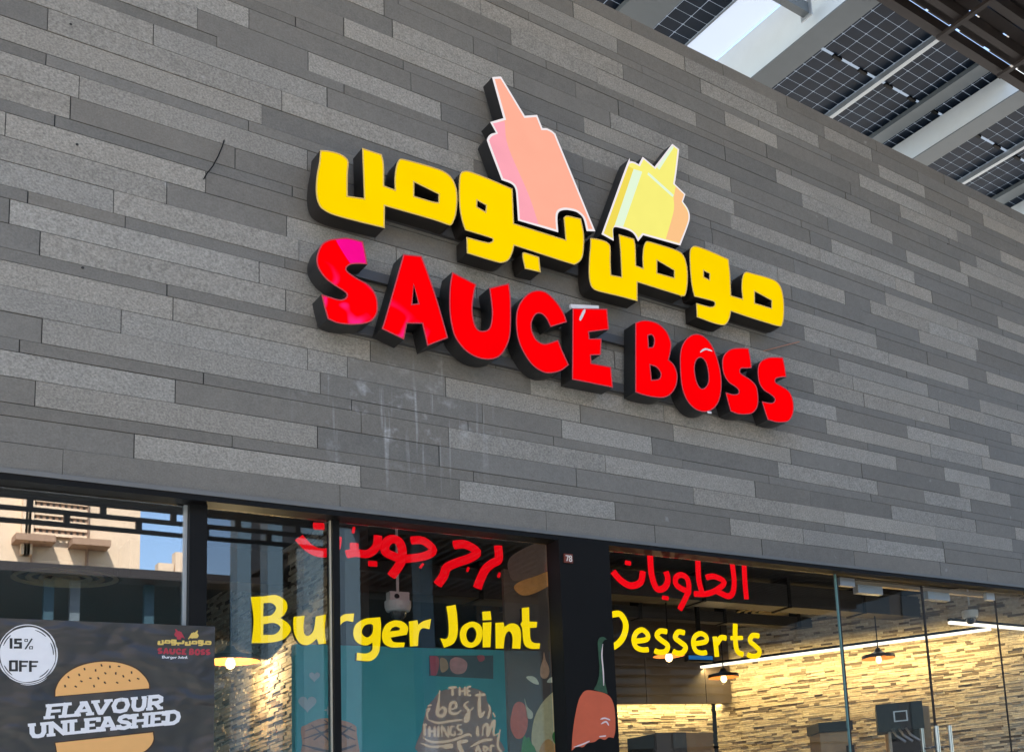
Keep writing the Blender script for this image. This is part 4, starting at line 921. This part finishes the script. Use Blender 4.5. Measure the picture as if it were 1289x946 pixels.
mp('onion_print', [(918, 205), (960, 195), (1000, 215), (1020, 262), (970, 250)], (.6, .52, .34)); mp('onion_print', [(1088, 245), (1110, 210), (1150, 200), (1168, 212), (1135, 245)], (.6, .52, .34))
mp('lettuce_print', [(880, 812, c), (885, 740), (900, 680), (920, 700), (940, 690), (960, 740), (985, 770), (1000, 812, c)], (.06, .2, .025), .002)
mp('lettuce_print', [(1130, 690), (1150, 640), (1190, 640), (1205, 680), (1200, 760), (1170, 770)], (.05, .17, .02), .002)
mp('filling_print', [(1020, 812, c), (1050, 740), (1100, 705), (1150, 750), (1180, 812, c)], (.6, .27, .07), .001)
mp('garlic_print', [(905, 375), (925, 440), (970, 490), (965, 540), (925, 530), (918, 470)], (.55, .48, .3))
mp('patty_print', [(790, 465), (830, 430), (920, 400), (1000, 370), (1035, 390), (1030, 430), (960, 480), (870, 515), (820, 505)], (.55, .24, .06), 0, (480, 640), 4.73)
mp('patty_print', [(760, 300), (840, 240), (940, 200), (1030, 210), (1035, 330), (940, 390), (800, 430), (760, 380)], (.16, .10, .07), .001, (480, 640), 4.73)
box('edge_light', b_.x + .004, b_.x + .012, MY - .03, MY, .2, GT - .06, mat('yellow edge strip', (.6, .5, .12), .5), mu)
# machines
def omach(px0, px1, py, z, depth, name, label, cat, parts):
    a, b = at_z(*px0, z), at_z(*px1, z); d = (b - a); d.z = 0; wdt = d.length; d.normalize()
    back = Vector((-d.y, d.x, 0))
    if back.dot(Vector((1, 1, 0))) < 0: back = -back
    o = a.copy(); up = Vector((0, 0, 1))
    t = thing(name, Vector((o.x, o.y, 0)) + d * wdt / 2 + back * depth / 2, label, cat)
    for nm, u0, u1, n0, n1, z0, z1, m_ in parts:
        c_ = o + d * ((u0 + u1) / 2 * wdt) + back * ((n0 + n1) / 2) + up * ((z0 + z1) / 2)
        MB().obox(c_, d, back, up, (u1 - u0) / 2 * wdt, (n1 - n0) / 2, (z1 - z0) / 2).build(nm, m_, t)
    return t, o, d, back, wdt
M['machine'] = mat('dark teal machine panel', (.007, .013, .014), .45, spec=.2)
M['wood'] = mat('light wood laminate', (.33, .2, .09), .5, var=.25, vscale=9)
M['steelm'] = mat('dull machine steel', (.28, .24, .19), .4, .6)
t, o, d, bk_, wd_ = omach((1102, 887), (1160, 881.5), 0, 2.5, .5, 'ice_cream_machine', 'ice cream machine with dark control panel and three levers behind the left door leaf', 'machine',
    [('header', 0, 1, -.05, .25, -.235, 0, M['machine']), ('body', .22, 1.2, .26, .75, -2.2, -.02, M['wood']), ('recess', .24, 1.0, .06, .255, -.48, -.24, M['black']), ('side_panel', .22, .28, .0, .255, -2.2, -.237, M['steelm']),
     ('drip_tray', .3, .96, -.06, .2, -.53, -.49, M['steel']), ('base', .28, 1.0, .0, .255, -2.2, -.535, M['steelm']), ('screen_frame', .36, .66, -.056, -.051, -.16, -.07, M['alu']), ('screen', .39, .63, -.06, -.0565, -.15, -.08, M['black'])])
for k in (.3, .45, .6):
    p = o + d * (k * wd_) - bk_ * .055 + Vector((0, 0, -.22)); MB().tube([p, p + d * .03 - bk_ * .05 + Vector((0, 0, -.06)), p + d * .1 - bk_ * .08 + Vector((0, 0, -.12))], .011, 8).build('lever', M['steel'], t)
omach((1030, 909), (1073, 906), 0, 2.36, .4, 'coffee_machine', 'low dark topped coffee machine left of the ice cream machine', 'machine',
    [('top', 0, 1, 0, .35, -.075, 0, M['machine']), ('body', .05, .95, .03, .33, -.30, -.08, M['wood']), ('arm', .75, .92, -.06, .0, -.34, -.2, M['black']), ('base', 0, 1, 0, .35, -2.3, -.305, M['steelm'])])
omach((824, 922), (897, 921), 0, 2.42, .4, 'fridge', 'dark fronted upright cabinet with a wood side below the bulkhead', 'fridge',
    [('door', 0, .5, -.02, .0, -2.35, 0, mat('charcoal door', (.05, .05, .052), .5)), ('side', .51, 1, .0, .35, -2.38, 0, M['wood']), ('body', .0, .5, .005, .35, -2.38, -.005, M['machine'])])
p = at(884, 829, 2.2); scn = thing('menu_screen', p, 'small lit blue screen hanging under the Desserts lettering', 'screen')
box('casing', p.x - .15, p.x + .12, p.y, p.y + .05, p.z - .02, p.z + .04, M['black'], scn); box('display', p.x - .14, p.x + .11, p.y - .004, p.y - .0005, p.z - .005, p.z + .03, emit('blue screen', (.02, .22, .65), .55), scn)
box('bracket', p.x - .02, p.x + .01, p.y + .01, p.y + .04, p.z + .0405, RZ - .001, M['black'], scn)

# ------------------------------------------------------------------ solar canopy above the wall
HC = 7.2; ZC = CAM.z + HC
def hx(r): return r * HC
CX = .0233 * HC; CY = .0186 * HC; PITCH = .1425 * HC
FASC = .843 * HC - 6; MID = .964 * HC - 6
M['pv_sheet'] = bpy.data.materials.new('milky glass back sheet'); M['pv_sheet'].use_nodes = True
n = M['pv_sheet'].node_tree.nodes; l = M['pv_sheet'].node_tree.links; n.remove(n['Principled BSDF'])
tl_ = n.new('ShaderNodeBsdfTranslucent'); tl_.inputs[0].default_value = (.38, .42, .46, 1); df = n.new('ShaderNodeBsdfDiffuse'); df.inputs[0].default_value = (.5, .52, .55, 1)
mx = n.new('ShaderNodeMixShader'); mx.inputs[0].default_value = .3; l.new(tl_.outputs[0], mx.inputs[1]); l.new(df.outputs[0], mx.inputs[2]); l.new(mx.outputs[0], n['Material Output'].inputs[0])
cellm = bpy.data.meshes.new('solar_cell'); a, b, e = CX / 2 - .0034, CY / 2 - .0034, .010
cellm.from_pydata([(-a + e, -b, 0), (a - e, -b, 0), (a, -b + e, 0), (a, b - e, 0), (a - e, b, 0), (-a + e, b, 0), (-a, b - e, 0), (-a, -b + e, 0)] + [(x, y, .003) for x, y in ((-a, -b), (a, -b), (a, b), (-a, b))], [], [(7, 6, 5, 4, 3, 2, 1, 0), (8, 9, 10, 11)])
cellm.materials.append(M['cell'])
NY = 7; GAPM = .03
YA = MID - GAPM / 2 - NY * CY - .02; YBk = MID + GAPM / 2 + NY * CY + .02
words = ['leftmost', 'second', 'third', 'fourth', 'fifth', 'sixth']
mods = [(.6075, 'dark solar panel at the top left corner of the canopy, mostly behind the wall'), (.75, 'dark solar panel left of the bright open gap in the canopy'), (1.035 - .1425, 'dark solar panel right of the large light beam, left of the first rail'),
        (1.035, 'dark solar panel right of the first silver rail'), (1.1775, 'dark solar panel over the second light beam, left of the second rail'), (1.32, 'dark solar panel right of the second rail at the right edge')]
for r0, lb in mods:
    x0 = hx(r0); x1 = x0 + PITCH
    if r0 == .75: x0, x1 = hx(.655), hx(.797)
    if r0 == .6075: x0, x1 = hx(.51), hx(.652)
    t = thing('solar_panel', ((x0 + x1) / 2, MID, ZC), lb, 'solar panel', 'solar panels of the canopy')
    box('glass_sheet', x0 + .004, x1 - .004, YA, YBk, ZC + .004, ZC + .010, M['pv_sheet'], t)
    mx_ = (x1 - x0 - 6 * CX) / 2
    for i in range(6):
        for j in range(2 * NY):
            yy = YA + .02 + (j + .5) * CY + (GAPM if j >= NY else 0)
            o = bpy.data.objects.new('solar_cell', cellm); COL.objects.link(o); o.parent = t
            o.location = Vector((x0 + mx_ + (i + .5) * CX, yy, ZC)) - t.location
    for i in (1, 3, 5): box('junction_box', x0 + mx_ + i * CX - .05, x0 + mx_ + i * CX + .05, MID - .02, MID + .02, ZC - .02, ZC + .002, M['black'], t)
    for xx in (x0, x1 - .0035): box('frame', xx, xx + .0035, YA, YBk, ZC - .02, ZC + .02, M['alu'], t)
def beam(x0, x1, z0, z1, m, name, lb, y0=None, y1=4.0):
    y0 = y0 if y0 is not None else (-1.6 if m is M['white_steel'] else FASC - .02)
    t = thing(name, ((x0 + x1) / 2, (y0 + y1) / 2, z0), lb, 'beam')
    box('web', x0, x1, y0, y1, z0 + (.013 if m is M['white_steel'] else 0), z1, m, t)
    if m is M['white_steel']: box('underside_shade', x0 - .001, x1 + .03, y0, y1, z0, z0 + .012, M['grey_steel'], t)  # darker grey plate stands for the shade under the beam
    return t
b1 = beam(hx(.842), hx(.842) + .2, CAM.z + hx(.842) / .903, ZC - .03, M['white_steel'], 'canopy_beam', 'large white steel canopy beam beside the bright open gap')
b2 = beam(hx(1.165), hx(1.165) + .19, CAM.z + hx(1.165) / 1.217, ZC - .03, M['white_steel'], 'canopy_beam', 'white steel canopy beam between the first and second rail')
b3 = beam(hx(1.45), hx(1.45) + .19, ZC - .33, ZC - .03, M['white_steel'], 'canopy_beam', 'white steel canopy beam at the far right edge of the canopy')
beam(hx(1.117), hx(1.139), ZC - .07, ZC - .021, M['grey_steel'], 'canopy_purlin', 'flat grey canopy bar right of the first rail')
beam(hx(.693), hx(.741), ZC - .07, ZC - .021, M['grey_steel'], 'canopy_purlin', 'wide flat grey canopy bar at the top left of the canopy')
beam(hx(1.40), hx(1.424), ZC - .07, ZC - .021, M['grey_steel'], 'canopy_purlin', 'flat grey canopy bar right of the second rail')
for r, lb in ((1.035, 'thin silver rail crossing the solar panels nearest the middle of the canopy'), (1.32, 'thin silver rail crossing the solar panels at the right edge')):
    t = beam(hx(r) - .022, hx(r) + .022, ZC - .075, ZC - .021, M['alu'], 'panel_rail', lb)
M['milky'] = M['pv_sheet'].copy(); M['milky'].name = 'milky roof sheet'; [q for q in M['milky'].node_tree.nodes if q.type == 'BSDF_TRANSLUCENT'][0].inputs[0].default_value = (.55, .58, .62, 1)
ms = box('roof_sheet', hx(.7985), hx(.8435), YA, 4.0, ZC + .004, ZC + .012, M['milky']); tag(ms, 'bright milky roof sheet between the solar panel and the large white beam', 'roof sheet')
# light cross purlin with its bracket over the bright gap
cp = at_z(1014, 13, ZC - .42)
t = thing('canopy_bracket', (cp.x - .2, cp.y, cp.z - .06), 'grey cross bar with bolted bracket beside the large white beam', 'bracket')
box('cross_bar', cp.x - .55, cp.x, cp.y - .04, cp.y + .04, cp.z - .05, cp.z + .05, M['grey_steel'], t)
box('clip', cp.x + .001, cp.x + .012, cp.y - .07, cp.y + .07, cp.z - .08, cp.z + .08, M['alu'], t)
for k in (-.045, .045): MB().tube([(cp.x + .013, cp.y + k, cp.z - .05), (cp.x + .03, cp.y + k, cp.z - .05)], .012, 8).build('bolt', M['alu'], t)
# grey edge strip and the dark trellis over the street
tag(box('canopy_edge', -2, 16, FASC - .10, FASC - .021, ZC - .10, ZC + .03, M['grey_steel']), 'grey edge strip between the solar panels and the dark trellis', 'beam')
tw = thing('dark_trellis', (7, -1.5, ZC - .3), 'dark brown steel trellis with narrow light slots at the top right', 'trellis')
yy = .833 * (HC - .62) - 6; k = 0; ZT_ = ZC - .62
for j, (wdt, gap, z0) in enumerate(((.09, .03, -.30), (.10, .05, -.12), (.07, .02, -.34), (.12, .07, -.16), (.08, .03, -.30), (.10, .09, -.1), (.09, .05, -.32), (.12, .12, -.12), (.09, .12, -.3), (.12, .15, -.12), (.09, .2, -.3))):
    box('trellis_bar', -2, 16, yy - wdt, yy, ZT_ + z0 * .5, ZT_ + z0 * .5 + .10, M['bronze'], tw); yy -= wdt + gap
Y_E = .833 * (HC - .62) - 6.012
for i in range(44):
    x = -1.8 + i * .4; box('cross_bar', x, x + .27 + .05 * (i % 3), yy + .1, Y_E, ZT_ + .051, ZT_ + .085, M['bronze'], tw)
    if i % 2: box('rib', x + .05, x + .09, yy + .1, Y_E - .02, ZT_ - .20, ZT_ - .171, M['bronze'], tw)
for i in range(5): box('conduit_clip', 7.1 + i * .42, 7.1 + i * .42 + (.14 if i == 2 else .03), Y_E - .31, Y_E - .29, ZT_ - .11, ZT_ - .08, M['alu'], tw)

# ------------------------------------------------------------------ across the street (seen in the glass)
M['beige'] = mat('beige render', (.76, .56, .38), .85, var=.06, vscale=.8, bump=.1, bscale=8)
M['beige2'] = mat('brown stone trim', (.36, .22, .14), .85, var=.15)
BY = -26.0
e_ = mir(180, 660, BY).x
bd = thing('beige_building', (e_ - 8, BY - 5, 0), 'sunlit beige building with latticed window reflected in the left window', 'building')
box('facade', e_ - 22, e_, BY - 10, BY, 0, 14, M['beige'], bd)
def mrect(x0, y0, x1, y1): a, b = mir(x0, y0, BY), mir(x1, y1, BY); return a.x, b.x, b.z, a.z
x0, x1, z0, z1 = mrect(41, 610, 111, 676)
wq = box('window', x0, x1, BY + .004, BY + .06, z0, z1, mat('dim window', (.10, .085, .07), .3), bd)
for i in range(10):
    u = x0 + (x1 - x0) * i / 9; box('lattice_bar', u - .03, u + .03, BY + .061, BY + .12, z0, z1, M['beige2'], wq)
for i in range(8):
    u = z0 + (z1 - z0) * i / 7; box('lattice_bar', x0, x1, BY + .121, BY + .16, u - .035, u + .035, M['beige'], wq)
for x in (31, 35, 38.5):
    q = mir(x, 650, BY).x; box('pilaster', q - .05, q + .05, BY + .002, BY + .2, z0 - .5, z1 + 3, M['beige'], bd)
for (p, q, r, s) in ((16, 674, 66, 686), (88, 680, 137, 692)):
    a0, a1, c0, c1 = mrect(p, q, r, s); box('ledge', a0, a1, BY + .004, BY + .55, c0, c1, M['beige2'], bd)
    box('niche', a0 + .35, a1 - .35, BY + .004, BY + .12, c0 - 1.6, c0 - .003, M['beige2'], bd)
# arcade
AY = -14.0
za_ = mir(100, 707, AY).z; xr = mir(243, 712, AY).x
ar = thing('arcade', (xr - 6, AY - 2, 0), 'dark flat roofed arcade reflected below the beige building', 'building')
box('roof_slab', xr - 16, xr + 9, AY - 5, AY, za_ - .14, za_, M['bronze'], ar)
box('back_wall', xr - 16, xr + 9, AY - 5.2, AY - 5.0, 0, za_ - .1405, mat('shaded dark wall', (.22, .42, .50), .5, var=.6, vscale=1.2), ar)
M['bluesteel'] = mat('blue grey painted steel', (.13, .205, .26), .5, var=.06)
M['bluesteel2'] = mat('teal grey painted steel', (.03, .07, .09), .5)
for px_ in (75, 110, 205):
    q = mir(px_, 760, AY + .2).x; box('column', q - .06, q + .06, AY - .5, AY - .38, 0, za_ - .1405, M['grey_steel'] if px_ == 110 else M['bluesteel2'], ar)
st0 = mir(150, 760, AY - 2)
for i in range(14): box('stair_step', st0.x - 1.2 + i * .32, st0.x - .9 + i * .32, AY - 3.2, AY - 1.2, 3.6 + i * .17, 3.68 + i * .17, M['white_steel'], ar)
box('roof_vent', xr - .32, xr - .12, AY - .6, AY - .4, za_ + .001, za_ + .22, M['beige'], ar)
box('roof_vent', xr - .1, xr + .1, AY - .6, AY - .4, za_ + .001, za_ + .42, M['beige'], ar)
# steel lattice frieze hung over the street
LY = -8.0
lt = thing('lattice_frieze', (mir(120, 640, LY).x, LY, mir(0, 647, LY).z), 'black steel brick pattern frieze reflected along the top of the left window', 'trellis')
LX0, LX1 = mir(-30, 640, LY).x, mir(430, 680, LY).x
zs = [mir(0, yv, LY).z for yv in (597, 614, 630, 646.5)]
for zz in zs: box('lattice_rail', LX0, LX1, LY - .03, LY + .03, zz - .021, zz + .021, M['black'], lt)
for r in range(3):
    for i in range(12):
        x = LX0 + .12 + (i + (.5 if r % 2 else 0)) * .62
        if x < LX1: box('lattice_tie', x - .025, x + .025, LY - .028, LY + .028, zs[r + 1] + .0215, zs[r] - .0215, M['black'], lt)
# pale blue columns
for a, b, Yc in ((305, 322, -10), (343, 362, -10.2), (389, 414, -11), (442, 461, -10.4), (537, 553, -10.8)):
    x0, x1 = mir(a, 740, Yc).x, mir(b, 740, Yc).x
    t = thing('street_column', ((x0 + x1) / 2, Yc - .2, 0), 'tall pale blue grey steel column across the street, seen as a reflection', 'column', 'columns across the street')
    box('shaft', x0, x1, Yc - .3, Yc, .3, 8.2, M['bluesteel'], t); box('plinth', x0 - .06, x1 + .06, Yc - .36, Yc + .06, 0, .299, M['grey_steel'], t); box('collar', x0 - .03, x1 + .03, Yc - .33, Yc + .03, 6.7, 6.85, M['grey_steel'], t)
# slatted pergola
pg = thing('slatted_pergola', (9, -11.5, 6), 'dark slatted pergola roof across the street, seen as a reflection', 'trellis')
for i in range(70):
    x = mir(285, 700, -16.5).x + i * .17; box('slat', x, x + .07, -16.5, -8.6, 6.42, 6.56, M['bronze'], pg)
for y in (-8.8, -12.4, -16.2): box('joist', mir(285, 700, -16.5).x - .1, 17.5, y - .06, y + .06, 6.25, 6.419, M['bronze'], pg)
box('sun_blocker', mir(285, 700, -16.5).x - .1, 17.8, -16.6, -8.5, 6.57, 6.6, M['bronze'], pg)  # unseen sheet added over the slats to keep sun off the columns
# dark building added on the right to keep sky out of the reflections
ob = thing('added_dark_building', (26, -25, 0), 'added dark glazed building that keeps sky out of the window reflections', 'building')
ox0 = mir(300, 700, -31).x
box('wall', ox0, 60, -31, -21, 0, 13, mat('dark stone facade', (.05, .05, .052), .6, var=.2), ob)
M['owin'] = mat('dark building glass', (.02, .028, .034), .08, spec=.9)
for f_ in range(4):
    for i in range(16):
        x = ox0 + .8 + i * 2.4; q = box('window', x, x + 1.8, -20.998, -20.93, .9 + f_ * 3.1, 3.1 + f_ * 3.1, M['owin'], ob)
for i in range(26): box('louver', ox0, ox0 + 12, -20.92, -20.62, 5.2 + i * .26, 5.24 + i * .26, M['bronze'], ob)
